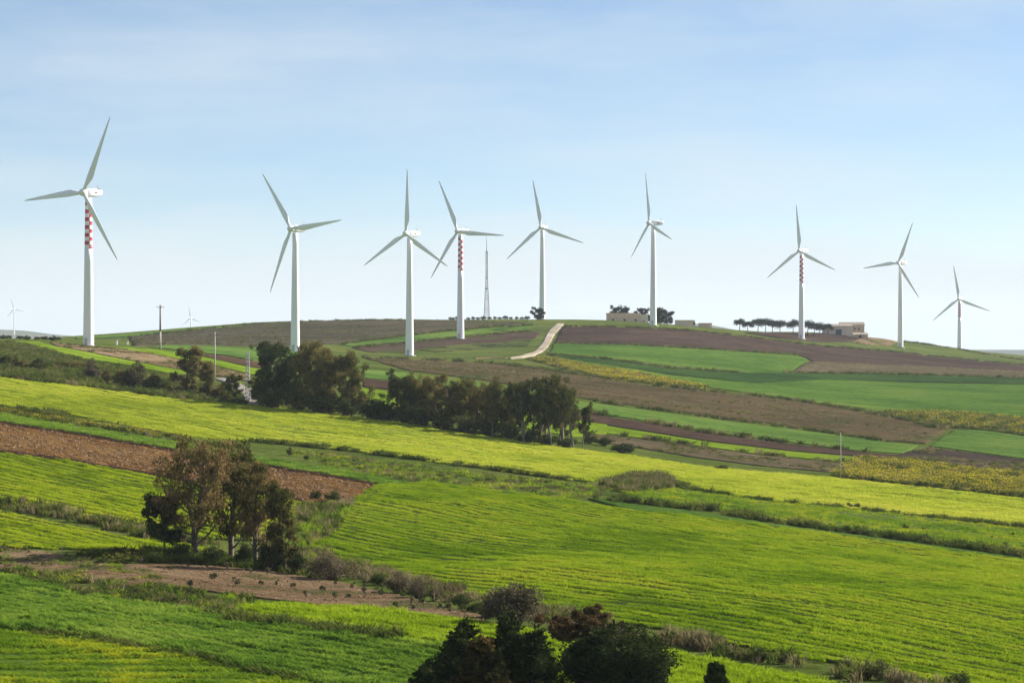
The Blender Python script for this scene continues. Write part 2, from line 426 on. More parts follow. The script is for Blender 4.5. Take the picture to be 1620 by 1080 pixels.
field('midslope', 'fallow_field', [(575,566),(700,571),(790,577),(850,584),(930,596),(1030,611),(1130,621),(1250,634),(1360,652),(1440,668),(1496,681),(1462,702),(1410,698),(1300,680),(1150,661),(1000,641),(920,630),(780,604),(640,585)], OLIVE, rows=3.5, along=((920,615),(1250,660)), npts=5000, row_amt=0.3, spots=(0.028, 0.62, (0.06, 0.075, 0.026)))
field('behind_row_green', 'wheat_field', [(575,585),(640,590),(700,600),(780,609),(860,622),(860,634),(760,622),(640,603),(575,598)], GREEN2)
field('behind_row_dark', 'ploughed_field', [(575,600),(640,605),(760,624),(900,645),(900,656),(760,640),(640,620),(575,612)], PLOUGH)
field('behind_row_lime', 'barley_field', [(560,614),(640,623),(760,643),(900,660),(960,670),(960,690),(900,690),(760,668),(640,652),(560,632)], LIME)
# the hill behind, right
field('summit_plough', 'ploughed_field', [(889,517.5),(965,518),(1080,523),(1165,532),(1300,549),(1400,556.5),(1500,567),(1620,579),(1690,586),(1690,592),(1620,587),(1500,581),(1400,577),(1285,572),(1262,562),(1100,551.5),(990,545.5),(876,543.5)], PLOUGH, rows=5, along=((965,530),(1165,541)), row_amt=0.15, npts=4500)
field('farm_plough', 'ploughed_field', [(1178,527),(1240,526.5),(1310,528.5),(1375,531.5),(1340,541),(1290,541),(1230,535)], PLOUGH, rows=5, along=((1200,530),(1300,536)), row_amt=0.15)
field('farm_bank', 'bare_bank', [(1345,541),(1376,532),(1400,536),(1420,541),(1405,547),(1370,545)], TAN, spots=(0.1, 0.5, (0.09, 0.10, 0.03)))
field('stubble_right', 'stubble_field', [(1284,572.5),(1400,577.5),(1500,581.5),(1620,587.5),(1690,592.5),(1690,604),(1620,598),(1500,594),(1400,592),(1300,591),(1244,590)], STUB, rows=3.5, along=((1300,582),(1500,588)), row_amt=0.5)
field('hill_green', 'wheat_field', [(875,544.5),(990,546.5),(1100,552.5),(1260,563),(1278,570),(1262,580),(1240,590),(1180,590),(1060,582),(960,568),(868,560.5)], GREEN, rows=5, along=((900,552),(1100,566)), npts=5000, row_amt=0.3)
field('hill_dark', 'bean_field', [(868,561),(960,569),(1060,583),(1180,591),(1250,591),(1400,593),(1620,599),(1690,605),(1690,612),(1620,608),(1450,605),(1300,600),(1200,606),(1150,602),(1060,593),(960,576),(880,565)], DEEP, rows=4, along=((960,572),(1060,588)))
field('hill_low_green', 'wheat_field', [(872,565),(960,577),(1060,594),(1150,603),(1200,607),(1300,601.5),(1450,606),(1620,609),(1690,613),(1690,668),(1620,660),(1500,651),(1400,652),(1330,646),(1250,631),(1180,621),(1120,613),(1060,601),(1000,589),(930,578)], GREEN, rows=6, along=((1200,612),(1500,630)), npts=5000, row_amt=0.35)
field('mustard_band', 'flower_margin', [(830,568),(872,567),(930,579),(1000,590),(1060,602),(1120,614),(1090,614),(1030,608),(950,598),(930,593),(880,580)], YELL, spots=(0.10, 0.56, (0.11, 0.075, 0.045)))
field('strip_green', 'wheat_field', [(905,635),(1000,647),(1150,667),(1300,686),(1410,702),(1452,705),(1430,718),(1350,713),(1250,700),(1120,684),(1000,663),(905,648)], GREEN2, rows=3, along=((1000,655),(1250,693)))
field('strip_dark', 'ploughed_field', [(905,652),(1000,666),(1120,687),(1250,703),(1370,717),(1440,722),(1390,724),(1250,713),(1120,698),(1000,679),(905,664)], PLOUGH, rows=2.4, along=((1000,672),(1250,708)))
field('strip_lime', 'barley_field', [(905,666),(1000,681),(1120,700),(1250,715),(1355,725),(1335,732),(1200,719),(1100,705),(1000,692),(905,678)], LIME, rows=2, along=((1000,686),(1250,720)))
field('strip_stubble', 'stubble_field', [(930,686),(1000,694),(1100,707),(1200,721),(1335,734),(1312,747),(1200,737),(1100,724),(1000,707),(930,698)], STUB, rows=2.2, along=((1000,700),(1250,735)), row_amt=0.5)
field('right_green', 'wheat_field', [(1508,681),(1560,682),(1620,691),(1690,700),(1690,737),(1620,726),(1560,718),(1470,706)], GREEN2, rows=3, along=((1540,692),(1620,702)))
field('right_stubble', 'stubble_field', [(1425,718),(1472,709),(1560,720),(1620,728),(1690,739),(1690,757),(1620,749),(1550,743),(1470,735),(1412,728)], ((0.045,0.034,0.028),(0.078,0.058,0.048),(0.115,0.088,0.068)), rows=2.2, along=((1470,722),(1620,740)), row_amt=0.5)
field('mustard', 'flower_margin', [(1338,736),(1362,725),(1420,730),(1550,745),(1620,751),(1690,759),(1690,797),(1620,787),(1500,773),(1400,763),(1322,755)], YELL)
field('weed_right', 'flower_margin', [(1390,653),(1500,654),(1620,664),(1690,671),(1690,698),(1620,689),(1560,680),(1502,677),(1440,666)], WEEDY, spots=(0.12, 0.55, (0.19, 0.15, 0.03)))
# the broad barley field below the trees and the strips in front of it
field('barley', 'barley_field', [(-70,592),(0,600),(130,613),(250,630),(380,641),(500,653),(600,667),(700,682),(800,697),(900,711),(980,720),(1100,738),(1200,748),(1320,758),(1400,766),(1500,777),(1620,791),(1690,799),(1690,845),(1620,836),(1500,822),(1400,811),(1300,801),(1200,791),(1100,776),(1062,762),(1000,752),(930,763),(850,753),(750,739),(650,726),(550,713),(480,706),(400,699),(290,691),(200,672),(100,656),(0,645),(-70,637)], BARLEY, rows=2.6, along=((400,670),(900,735)), npts=9000, lift=0.14, row_amt=0.3)
field('clover', 'clover_field', [(-60,648),(0,657),(130,678),(260,698),(430,728),(520,742),(600,757),(640,765),(605,767),(520,752),(430,738),(260,709),(130,687),(0,668),(-60,658)], GREEN2, rows=2, along=((130,682),(430,733)), lift=0.18)
field('redplough', 'ploughed_field', [(-60,660),(0,670),(130,690),(260,711),(430,740),(520,754),(596,768),(548,794),(480,794),(370,776),(250,754),(130,733),(0,715),(-60,706)], REDSOIL, rows=1.3, along=((130,710),(430,760)), lift=0.05, npts=9000, rough=0.12, row_amt=0.35, grain=1.6, bump=0.5)
field('left_green', 'barley_field', [(-60,708),(0,717),(130,735),(250,756),(370,778),(480,796),(440,830),(400,856),(300,852),(250,846),(150,826),(60,806),(0,797),(-60,788)], SHADED_SOIL, rows=1.8, along=((60,760),(250,800)), npts=6000, lift=0.12)
field('left_lime', 'barley_field', [(-60,798),(0,812),(100,832),(200,852),(270,860),(330,872),(250,873),(100,869),(0,866),(-60,862)], SHADED_SOIL, rows=1.8, along=((60,830),(200,858)), npts=4000, lift=0.10)
field('dirt', 'bare_field', [(-60,866),(0,868),(60,872),(110,881),(170,893),(300,894),(400,901),(470,911),(560,926),(650,947),(765,975),(770,990),(700,977),(600,967),(500,957),(400,945),(300,932),(180,922),(100,909),(40,904),(0,903),(-60,899)], TAN, rows=1.0, along=((250,905),(500,935)), npts=9000, rough=0.05, lift=0.05, grain=2.0, spots=(0.16, 0.54, (0.11, 0.105, 0.045)))
field('big', 'wheat_field', [(600,767),(680,764),(800,779),(900,792),(1000,809),(1100,818),(1200,833),(1300,846),(1400,859),(1500,872),(1620,889),(1690,899),(1690,1130),(1620,1104),(1480,1078),(1350,1055),(1250,1037),(1150,1018),(1060,999),(980,984),(880,966),(780,948),(700,933),(620,909),(560,895),(490,884),(502,858),(540,828),(556,800)], SHADED_SOIL, rows=1.6, along=((700,840),(1100,890)), npts=12000, lift=0.12)
field('strip_s1', 'clover_field', [(930,790),(1000,799),(1110,812),(1200,827),(1300,841),(1400,854),(1620,885),(1690,893),(1690,898),(1620,888),(1400,858),(1200,832),(1100,817),(1000,808)], GREEN, lift=0.15)
field('strip_s2', 'grass_field', [(985,776),(1062,773),(1100,779),(1200,793),(1300,803),(1400,813),(1500,824),(1620,838),(1690,847),(1690,886),(1620,879),(1500,862),(1400,848),(1300,834),(1200,820),(1110,804),(1000,795)], ((0.06,0.10,0.028),(0.095,0.145,0.036),(0.14,0.165,0.055)), rows=2, along=((1100,790),(1400,828)), lift=0.12, spots=(0.05, 0.60, (0.13, 0.10, 0.055)))
field('broadleaf', 'bean_field', [(-60,905),(0,913),(60,927),(140,946),(250,962),(380,986),(480,1001),(560,1011),(690,1027),(800,1040),(870,1060),(880,1100),(560,1100),(480,1080),(400,1061),(300,1039),(200,1021),(100,1006),(0,996),(-60,990)], ((0.035,0.085,0.016),(0.062,0.130,0.020),(0.095,0.170,0.030)), rows=1.2, along=((100,970),(400,1020)), npts=6000, lift=0.2)
field('lime_near', 'barley_field', [(365,961),(430,957),(560,964),(690,978),(770,992),(880,1007),(1000,1026),(1080,1038),(1150,1051),(1260,1071),(1340,1092),(1340,1130),(900,1110),(870,1058),(800,1038),(690,1024),(560,1007),(480,999),(420,984)], LIME, rows=1.4, along=((450,970),(690,1000)), npts=5000, lift=0.10)
field('grass_near', 'meadow', [(-60,994),(0,1000),(100,1010),(200,1025),(300,1043),(400,1065),(480,1084),(540,1104),(-60,1104)], ((0.050,0.105,0.014),(0.085,0.150,0.020),(0.140,0.190,0.024)), rows=0, npts=4000, lift=0.12)
field('furrow_low', 'dead_furrow', [(-60,704),(0,712),(130,730),(250,751),(370,773),(480,791),(480,795),(370,777.5),(250,755.5),(130,734.5),(0,716.5),(-60,708)], DKSOIL, lift=0.12, rough=0.1)
field('furrow_high', 'dead_furrow', [(-60,659),(0,668.5),(130,688),(260,709.5),(430,738.5),(520,752.5),(597,767),(596,769.5),(520,755.5),(430,741.5),(260,712.5),(130,691),(0,671.5),(-60,662)], DKSOIL, lift=0.12, rough=0.1)
# roads
field('hill_track', 'dirt_track', [(882,513),(873,520),(867,527),(862.5,536),(857,546),(849,554.5),(840,560),(822,565),(806,567),(808,568.2),(826,566.8),(846,563.2),(858,557),(867,549),(872,540),(876.5,531),(884,522),(892,513.2)], CHALK, lift=0.3, rough=0.06, npts=2500, edge=1.2, spots=(0.10, 0.62, (0.16, 0.13, 0.07)))
field('side_track', 'dirt_track', [(748,566.6),(775,565.8),(803,566),(800,566.9),(775,566.8),(752,567.6)], TAN, rough=0.02, npts=300)
field('farm_track', 'dirt_track', [(338,600),(352,599),(372,604),(388,613),(400,625),(410,641),(392,639),(384,626),(372,613),(352,604)], ((0.22,0.20,0.17),(0.32,0.29,0.25),(0.40,0.36,0.31)), lift=0.2, rough=0.02, npts=1500)

# ------------------------------------------------------------------ standing crop, weeds and clods (what nobody could count)
def blade_tuft(name, mat, n, r, h, w, lean, seed, heads=0, head_mat=None):
    rg = np.random.default_rng(seed); v = []; f = []; m = []
    for k in range(n):
        a = rg.uniform(0, 6.283); d = r * math.sqrt(rg.uniform(0, 1)); px, py = d * math.cos(a), d * math.sin(a)
        b = rg.uniform(0, 6.283); L = h * rg.uniform(0.65, 1.1); ln = L * lean * rg.uniform(0.3, 1.2)
        c = rg.uniform(0, 6.283); sx, sy = math.cos(c) * w / 2, math.sin(c) * w / 2
        i = len(v)
        mx, my = px + math.cos(b) * ln * 0.35, py + math.sin(b) * ln * 0.35
        v += [(px - sx * .6, py - sy * .6, -0.05), (px + sx * .6, py + sy * .6, -0.05), (mx + sx, my + sy, L * 0.6), (mx - sx, my - sy, L * 0.6),
              (px + math.cos(b) * ln, py + math.sin(b) * ln, L)]
        f += [(i, i + 1, i + 2, i + 3), (i + 3, i + 2, i + 4)]; m += [0, 0]
        if k < heads:
            i = len(v); e = w * 0.9; q = v[-1]
            v += [(q[0] - e, q[1], q[2]), (q[0], q[1] - e, q[2] + e * .4), (q[0] + e, q[1], q[2]), (q[0], q[1] + e, q[2] + e * .5)]
            f += [(i, i + 1, i + 2, i + 3)]; m += [1]
    me = mesh_of(name, v, f, [mat] + ([head_mat] if head_mat else []), False, m)
    return bpy.data.objects.new(name, me)

def clod(name, mat, seed):
    bm = bmesh.new(); bmesh.ops.create_icosphere(bm, subdivisions=1, radius=0.5)
    rg = random.Random(seed)
    for v in bm.verts: v.co *= rg.uniform(0.6, 1.15); v.co.z *= 0.7
    me = bpy.data.meshes.new(name); bm.to_mesh(me); bm.free(); me.materials.append(mat)
    return bpy.data.objects.new(name, me)

_ng = {}
def scatter_group(srcs):
    key = tuple(o.name for o in srcs)
    if key in _ng: return _ng[key]
    g = bpy.data.node_groups.new('scatter', 'GeometryNodeTree')
    g.interface.new_socket('Geometry', in_out='INPUT', socket_type='NodeSocketGeometry')
    g.interface.new_socket('Geometry', in_out='OUTPUT', socket_type='NodeSocketGeometry')
    N = g.nodes; gi = N.new('NodeGroupInput'); go = N.new('NodeGroupOutput')
    iop = N.new('GeometryNodeInstanceOnPoints'); j = N.new('GeometryNodeGeometryToInstance')
    for o in srcs:
        oi = N.new('GeometryNodeObjectInfo'); oi.inputs['Object'].default_value = o; oi.transform_space = 'ORIGINAL'
        g.links.new(oi.outputs['Geometry'], j.inputs[0])
    def attr(nm, ty):
        a = N.new('GeometryNodeInputNamedAttribute'); a.data_type = ty; a.inputs['Name'].default_value = nm
        return a.outputs['Attribute']
    g.links.new(gi.outputs[0], iop.inputs['Points']); g.links.new(j.outputs[0], iop.inputs['Instance'])
    iop.inputs['Pick Instance'].default_value = True
    g.links.new(attr('idx', 'INT'), iop.inputs['Instance Index'])
    g.links.new(attr('rot', 'FLOAT_VECTOR'), iop.inputs['Rotation'])
    g.links.new(attr('scl', 'FLOAT_VECTOR'), iop.inputs['Scale'])
    g.links.new(iop.outputs[0], go.inputs[0])
    _ng[key] = g
    return g

def scatter(name, xyz, scl, srcs, label=None, cat=None, tilt=0.12):
    n = len(xyz)
    me = bpy.data.meshes.new(name); me.vertices.add(n); me.vertices.foreach_set('co', np.asarray(xyz, np.float32).ravel())
    a = me.attributes.new('scl', 'FLOAT_VECTOR', 'POINT'); a.data.foreach_set('vector', np.asarray(scl, np.float32).ravel())
    r = np.stack([rng.normal(0, tilt, n), rng.normal(0, tilt, n), rng.uniform(0, 6.283, n)], -1)
    a = me.attributes.new('rot', 'FLOAT_VECTOR', 'POINT'); a.data.foreach_set('vector', r.astype(np.float32).ravel())
    a = me.attributes.new('idx', 'INT', 'POINT'); a.data.foreach_set('value', rng.integers(0, len(srcs), n).astype(np.int32))
    me.update()
    o = tag(link(name, me), label, cat, kind='stuff')
    md = o.modifiers.new('scatter', 'NODES'); md.node_group = scatter_group(srcs)
    return o

def pts_in(poly, density):
    x0, y0 = poly.min(0); x1, y1 = poly.max(0)
    n = int((x1 - x0) * (y1 - y0) * density)
    x = rng.uniform(x0, x1, n); y = rng.uniform(y0, y1, n)
    k = inside(poly, x, y)
    return x[k], y[k]

def near_line(x, y, line, w):
    k = np.zeros(len(x), bool)
    for p, q in zip(line[:-1], line[1:]):
        d = q[:2] - p[:2]; L2 = max(1e-6, (d ** 2).sum())
        t = np.clip(((x - p[0]) * d[0] + (y - p[1]) * d[1]) / L2, 0, 1)
        k |= ((x - p[0] - t * d[0]) ** 2 + (y - p[1] - t * d[1]) ** 2) < w * w
    return k

def crop(key, name, density, size, height, srcs, label, row=1.2, rowdepth=0.35, gaps=(), gapw=0.35, xlim=None, bare=-0.56):
    poly, rz, lf = POLY[key]
    x, y = pts_in(poly, density)
    if xlim:   # only the part of the field in view, with some margin
        k = np.abs(x) < 0.212 * y + xlim; x, y = x[k], y[k]
    for g in gaps:
        k = ~near_line(x, y, path_at(g, 6), gapw); x, y = x[k], y[k]
    across = -np.sin(rz) * x + np.cos(rz) * y
    along = np.cos(rz) * x + np.sin(rz) * y
    wob = 1.3 * row * vnoise(along / 16, across / 8, 31) + 0.5 * row * vnoise(along / 5, across / 4, 32)
    # drilled in rows: most plants stand close to a row line
    q = (across + wob) / row; near = np.round(q)
    move = np.where(rng.uniform(0, 1, len(x)) < 0.45 + 0.9 * np.clip(vnoise(x / 13, y / 16, 38) + 0.4, 0, 0.5), (near - q) * row * 0.7, 0.0) + rng.normal(0, 0.05 * row, len(x))
    x = x - np.sin(rz) * move; y = y + np.cos(rz) * move; across = across + move
    rowf = 0.5 + 0.5 * np.cos(2 * math.pi * (across + wob) / row)
    streak = 0.8 * vnoise(along / 9, across / 2.6, 33) + 1.0 * vnoise(along / 2.6, across / 1.5, 34)
    patchy = vnoise(x / 11, y / 14, 35)
    k = streak + 0.5 * patchy + rng.normal(0, 0.08, len(x)) > bare + 0.12 * (1 - rowf)
    x, y, streak, patchy, rowf, along, across = x[k], y[k], streak[k], patchy[k], rowf[k], along[k], across[k]
    s = size * rng.uniform(0.8, 1.25, len(x))
    ridge = (vnoise(along / 3.2, across / 2.4, 36) > 0.12) * 0.3 + (vnoise(along / 12, across / 3.5, 37) > 0.2) * 0.3
    hz_ = height * (0.75 + ridge) * rng.uniform(0.8, 1.15, len(x)) * (1 - rowdepth * (1 - rowf) * 0.8) * np.clip(1 + 0.55 * streak + 0.3 * patchy, 0.4, 2)
    z = ground_z(x, y) + lf - 0.06
    return scatter(name, np.stack([x, y, z], -1), np.stack([s, s, hz_], -1), srcs, label, 'crop')

M_barley = leaf_mat('barley_leaf', (0.2805, 0.3414, 0.0252), (0.4318, 0.4867, 0.0456), (0.5172, 0.5131, 0.0677), scale=0.55, trans=0.45, patch=0.03, rows=POLY['barley'][1])
M_wheat = leaf_mat('wheat_leaf', (0.1196, 0.2083, 0.0069), (0.2309, 0.3308, 0.0138), (0.3216, 0.3723, 0.0220), scale=0.55, trans=0.45, patch=0.03, rows=POLY['big'][1])
M_left = leaf_mat('barley_leaf_young', (0.1539, 0.2304, 0.0081), (0.3030, 0.3835, 0.0167), (0.3907, 0.4219, 0.0266), scale=0.55, trans=0.45, patch=0.04, rows=POLY['left_green'][1])
M_lime = leaf_mat('lime_leaf', (0.1781, 0.2639, 0.0090), (0.2601, 0.3560, 0.0150), (0.3115, 0.3848, 0.0256), scale=0.55, trans=0.5, patch=0.05, rows=POLY['lime_near'][1])
M_bean = leaf_mat('bean_leaf', (0.0821, 0.1640, 0.0179), (0.1546, 0.2576, 0.0273), (0.2355, 0.3280, 0.0431), scale=0.55, trans=0.4, patch=0.08, rows=POLY['broadleaf'][1])
M_mead = leaf_mat('meadow_leaf', (0.1048, 0.1917, 0.0110), (0.1850, 0.2802, 0.0176), (0.3369, 0.3686, 0.0176), scale=0.3, trans=0.45, patch=0.10)
M_weed = leaf_mat('weed_leaf', (0.039, 0.062, 0.013), (0.081, 0.108, 0.022), (0.143, 0.156, 0.037), scale=0.8, trans=0.35, patch=0.10)
M_dry = leaf_mat('dry_grass_leaf', (0.1050, 0.0848, 0.0420), (0.1850, 0.1484, 0.0750), (0.2700, 0.2279, 0.1200), scale=0.9, trans=0.35, patch=0.10)
M_yellow = leaf_mat('yellow_flower', (0.40, 0.33, 0.020), (0.50, 0.42, 0.030), (0.58, 0.50, 0.05), scale=1.0, trans=0.3)
M_clod = solid_mat('soil_clod', (0.1601, 0.0906, 0.0368), 0.95, 0.3, 3.0)
M_straw = solid_mat('straw_clod', (0.2795, 0.1674, 0.0759), 0.95, 0.3, 3.0)
M_tanclod = solid_mat('tan_clod', (0.190, 0.130, 0.078), 0.95, 0.3, 3.0)

def tufts(nm, mat, **kw): return [blade_tuft(nm + '_source', mat, seed=k + 1, **kw) for k in range(3)]
T_barley = tufts('barley_tuft', M_barley, n=22, r=0.55, h=1.0, w=0.085, lean=0.45)
T_wheat = tufts('wheat_tuft', M_wheat, n=22, r=0.5, h=1.0, w=0.07, lean=0.45)
T_left = tufts('young_tuft', M_left, n=22, r=0.5, h=1.0, w=0.075, lean=0.45)
T_lime = tufts('lime_tuft', M_lime, n=22, r=0.45, h=1.0, w=0.06, lean=0.4)
T_bean = tufts('bean_tuft', M_bean, n=20, r=0.4, h=1.0, w=0.09, lean=0.8)
T_mead = tufts('meadow_tuft', M_mead, n=20, r=0.5, h=1.0, w=0.06, lean=0.6)
T_weed = tufts('weed_tuft', M_weed, n=26, r=0.45, h=1.0, w=0.10, lean=0.8)
T_dry = tufts('dry_tuft', M_dry, n=22, r=0.35, h=1.0, w=0.06, lean=0.5)
T_yell = tufts('flower_tuft', M_weed, n=18, r=0.45, h=1.0, w=0.10, lean=0.6, heads=14, head_mat=M_yellow)

crop('big', 'wheat_crop', 10.0, 0.62, 0.26, T_wheat, 'bright green wheat standing on the broad slope right of the eucalyptus clump', row=1.9, rowdepth=0.85, xlim=8,
     gaps=([(560,800),(548,815),(538,822)], [(600,775),(570,805),(552,832)], [(700,805),(720,797),(735,808)], [(640,800),(660,812),(655,830)], [(680,858),(690,870),(705,872)], [(700,850),(712,868),(740,872)],
           [(560,818),(620,800),(700,800),(800,812),(1000,842)], [(570,860),(700,872),(900,905),(1200,965),(1500,1010)], [(640,890),(800,915),(1000,950),(1300,1010)]), gapw=0.3, bare=-0.60)
crop('barley', 'barley_crop', 6.0, 0.75, 0.28, T_barley, 'pale yellow green barley standing below the long tree row', row=3.3, rowdepth=0.85, xlim=10,
     gaps=([(0,625),(200,645),(400,672),(700,708),(1000,742)], [(0,606),(300,642),(600,680),(900,718)], [(300,668),(600,700),(900,735)], [(1100,752),(1300,772),(1620,808)]), gapw=0.8)
crop('left_green', 'young_barley_crop', 8.0, 0.65, 0.27, T_left, 'bright green young barley below the red ploughed strip', row=2.1, rowdepth=0.85, xlim=8, bare=-0.60)
crop('left_lime', 'young_barley_crop', 9.0, 0.62, 0.26, T_left, 'bright green young barley wedge above the bare dirt strip', row=2.0, rowdepth=0.85, xlim=8, bare=-0.60)
crop('lime_near', 'lime_crop', 8.0, 0.75, 0.36, T_lime, 'vivid lime green young crop beyond the dark conifers', row=1.4, rowdepth=0.3, xlim=8)
crop('broadleaf', 'bean_crop', 8.0, 0.75, 0.40, T_bean, 'leafy mid green bean crop between dirt strip and meadow', row=1.3, rowdepth=0.6, xlim=8)
crop('grass_near', 'meadow_grass', 6.0, 1.0, 0.28, T_mead, 'short yellow flecked meadow grass below the bean crop', row=2.5, rowdepth=0.2, xlim=8)
crop('clover', 'clover_crop', 3.0, 1.0, 0.30, T_bean, 'narrow strip of low clover above the red ploughed strip', row=1.6, rowdepth=0.3, xlim=8)
crop('strip_s2', 'rough_grass', 1.6, 1.0, 0.35, T_mead, 'thin rough grass strip above the dark hedge line', row=2.6, rowdepth=0.5, xlim=8)

def clods(key, density, lo, hi, srcs, label):
    poly, rz, lf = POLY[key]
    x, y = pts_in(poly, density); k = np.abs(x) < 0.212 * y + 6; x, y = x[k], y[k]
    s = rng.uniform(lo, hi, len(x)) * rng.uniform(0.6, 1.3, len(x))
    scatter('soil_clods', np.stack([x, y, ground_z(x, y) + lf], -1), np.stack([s * 1.3, s, s], -1), srcs, label, 'soil', 0.5)
clods('redplough', 4.5, 0.12, 0.34, [clod('clod_source', M_clod, 1), clod('clod_source', M_clod, 2), clod('clod_source', M_straw, 3)], 'reddish brown soil clods turned up by the plough')
clods('dirt', 1.6, 0.08, 0.22, [clod('tan_clod_source', M_tanclod, 4), clod('tan_clod_source', M_clod, 5), clod('tan_clod_source', M_straw, 6)], 'small tan soil lumps on the bare strip')

weed_dirt = [(-60,866),(0,868),(60,872),(110,881),(170,893),(230,900),(260,925),(180,922),(100,909),(0,903),(-60,899)]
def weeds(name, px, width, density, lo, hi, srcs, label, lift=0.0, size=1.0):
    """weeds along a field edge: a band of bearings and its width in metres"""
    ln = path_at(px, 8)
    seg = np.linalg.norm(np.diff(ln[:, :2], axis=0), axis=1); L = seg.sum(); n = int(L * width * density)
    cum = np.concatenate([[0], np.cumsum(seg)]); t = rng.uniform(0, L, n)
    t += 0 * t; x = np.interp(t, cum, ln[:, 0]); y = np.interp(t, cum, ln[:, 1])
    x = x + rng.normal(0, width / 3, n); y = y + rng.normal(0, width / 2.2, n)
    k = vnoise(x / 3.2, y / 3.2, 41) + 0.5 * vnoise(x / 1.2, y / 1.2, 42) > -0.16; x, y = x[k], y[k]
    h = rng.uniform(lo, hi, len(x)) * (0.8 + 0.9 * (vnoise(x / 2.5, y / 2.5, 43) + 0.5) * 0.8); s = size * rng.uniform(0.7, 1.3, len(x))
    return scatter(name, np.stack([x, y, ground_z(x, y) + lift], -1), np.stack([s, s, h], -1), srcs, label, 'weeds')

def weed_patch(name, px, density, lo, hi, srcs, label, lift=0.0, size=1.0):
    poly = poly_at(px); x, y = pts_in(poly, density)
    k = vnoise(x / 4, y / 4, 44) + 0.6 * vnoise(x / 1.4, y / 1.4, 45) > -0.2; x, y = x[k], y[k]
    h = rng.uniform(lo, hi, len(x)); s = size * rng.uniform(0.7, 1.3, len(x))
    return scatter(name, np.stack([x, y, ground_z(x, y) + lift], -1), np.stack([s, s, h], -1), srcs, label, 'weeds')

MIXED = [T_weed[0], T_weed[1], T_dry[0]]; DRYMIX = [T_dry[0], T_dry[1], T_dry[2], T_weed[0]]; YMIX = [T_yell[0], T_yell[1], T_weed[0], T_dry[0]]
weeds('weeds', [(-40,793),(0,800),(60,808),(150,828),(250,849),(330,866)], 3.2, 3.0, 0.4, 1.1, MIXED, 'dark weedy margin between the two young barley fields', size=1.2)
weeds('dry_weeds', [(490,880),(560,905),(640,925),(720,945),(780,962),(880,980),(980,998),(1060,1012),(1160,1032),(1260,1052),(1360,1070),(1500,1098)], 3.0, 4.5, 0.3, 0.95, DRYMIX, 'tall dry grass and brown weeds along the lower edge of the wheat slope', size=1.2)
weeds('weeds', [(0,648),(60,652),(100,659)], 2.5, 3.0, 0.5, 1.0, T_weed, 'dark weeds in the short ditch at the barley field edge', size=1.3)
weeds('flowering_weeds', [(-20,650),(60,660),(130,671),(200,682),(270,694),(330,705)], 5.0, 1.6, 0.3, 0.8, YMIX, 'yellow flowered weeds between the barley and the clover strip', size=1.2)
weeds('ditch_weeds', [(400,699),(480,706),(550,713),(650,726),(750,739),(850,753),(930,763)], 1.6, 3.5, 0.35, 0.8, T_weed, 'dark green ditch weeds along the lower edge of the pale barley', size=1.2)
weed_patch('rough_weeds', [(440,712),(560,722),(700,742),(850,760),(930,768),(990,778),(900,790),(800,776),(690,762),(620,762),(520,738)], 0.8, 0.2, 0.55, [T_mead[0], T_mead[1], T_weed[0], T_dry[0]], 'rough mixed weeds on the bank above the wheat slope', size=1.3)
weed_patch('dry_grass', [(950,768),(1000,754),(1050,755),(1068,768),(1060,775),(990,780)], 3.0, 0.6, 1.5, DRYMIX + [T_weed[1]], 'mound of tall grey dry grass at the end of the bank', size=1.4)
weeds('ditch_weeds', [(1062,765),(1100,778),(1200,792),(1300,802),(1400,812),(1500,823),(1620,837),(1680,845)], 1.4, 3.5, 0.35, 0.8, T_weed, 'dark green ditch weeds between barley and rough grass strip', size=1.2)
weeds('hedge_weeds', [(960,790),(1000,796),(1110,807),(1200,823),(1300,837),(1400,851),(1500,865),(1620,882),(1690,892)], 2.6, 3.0, 0.4, 1.1, T_weed, 'dark weedy hedge bottom above the wheat slope', size=1.3)
weed_patch('flowering_weeds', [(1338,736),(1362,725),(1420,730),(1550,745),(1620,751),(1690,759),(1690,797),(1620,787),(1500,773),(1400,763),(1322,755)], 1.4, 0.5, 1.1, YMIX, 'patch of yellow flowering weeds beside the thin pole', size=1.5)
weed_patch('flowering_weeds', [(1390,653),(1500,654),(1620,664),(1690,671),(1690,698),(1620,689),(1560,680),(1502,677),(1440,666)], 0.5, 0.6, 1.5, [T_yell[0], T_weed[0], T_weed[1], T_dry[0]], 'scrubby yellow green weeds above the small right hand wheat field', size=2.0)
weed_patch('flowering_weeds', [(830,568),(872,567),(930,579),(1000,590),(1060,602),(1120,614),(1090,614),(1030,608),(950,598),(930,593),(880,580)], 0.35, 0.7, 1.4, [T_yell[0], T_yell[1], T_dry[0]], 'yellow flower band below the chalk track', size=2.2)
weeds('weeds', [(920,633),(1000,644),(1150,664),(1300,683),(1400,699)], 1.5, 2.0, 0.4, 1.0, [T_dry[0], T_weed[0]], 'brown weedy balk below the fallow slope', size=1.4)
weed_patch('rough_weeds', [(-40,868),(60,872),(110,881),(170,893),(240,888),(270,876),(100,871)], 2.0, 0.3, 0.8, MIXED + [T_yell[0]], 'rough weeds where the barley wedge meets the dirt', size=1.2)
weed_patch('rough_weeds', [(0,905),(100,909),(180,924),(300,934),(400,947),(380,960),(380,985),(250,960),(140,944),(60,925)], 2.2, 0.25, 0.75, [T_weed[0], T_weed[1], T_mead[0], T_dry[0]], 'rough green weeds between dirt strip and bean crop', size=1.1)
weeds('ditch_weeds', [(370,985),(430,990),(500,1000),(570,1010),(690,1026)], 1.3, 6.0, 0.5, 1.0, T_weed, 'dark weeds in the ditch below the lime green crop', size=1.1)
weeds('weeds', [(-20,995),(100,1008),(200,1023),(300,1041),(400,1063),(480,1082)], 0.7, 5.0, 0.3, 0.6, T_weed, 'thin weedy line between bean crop and meadow')
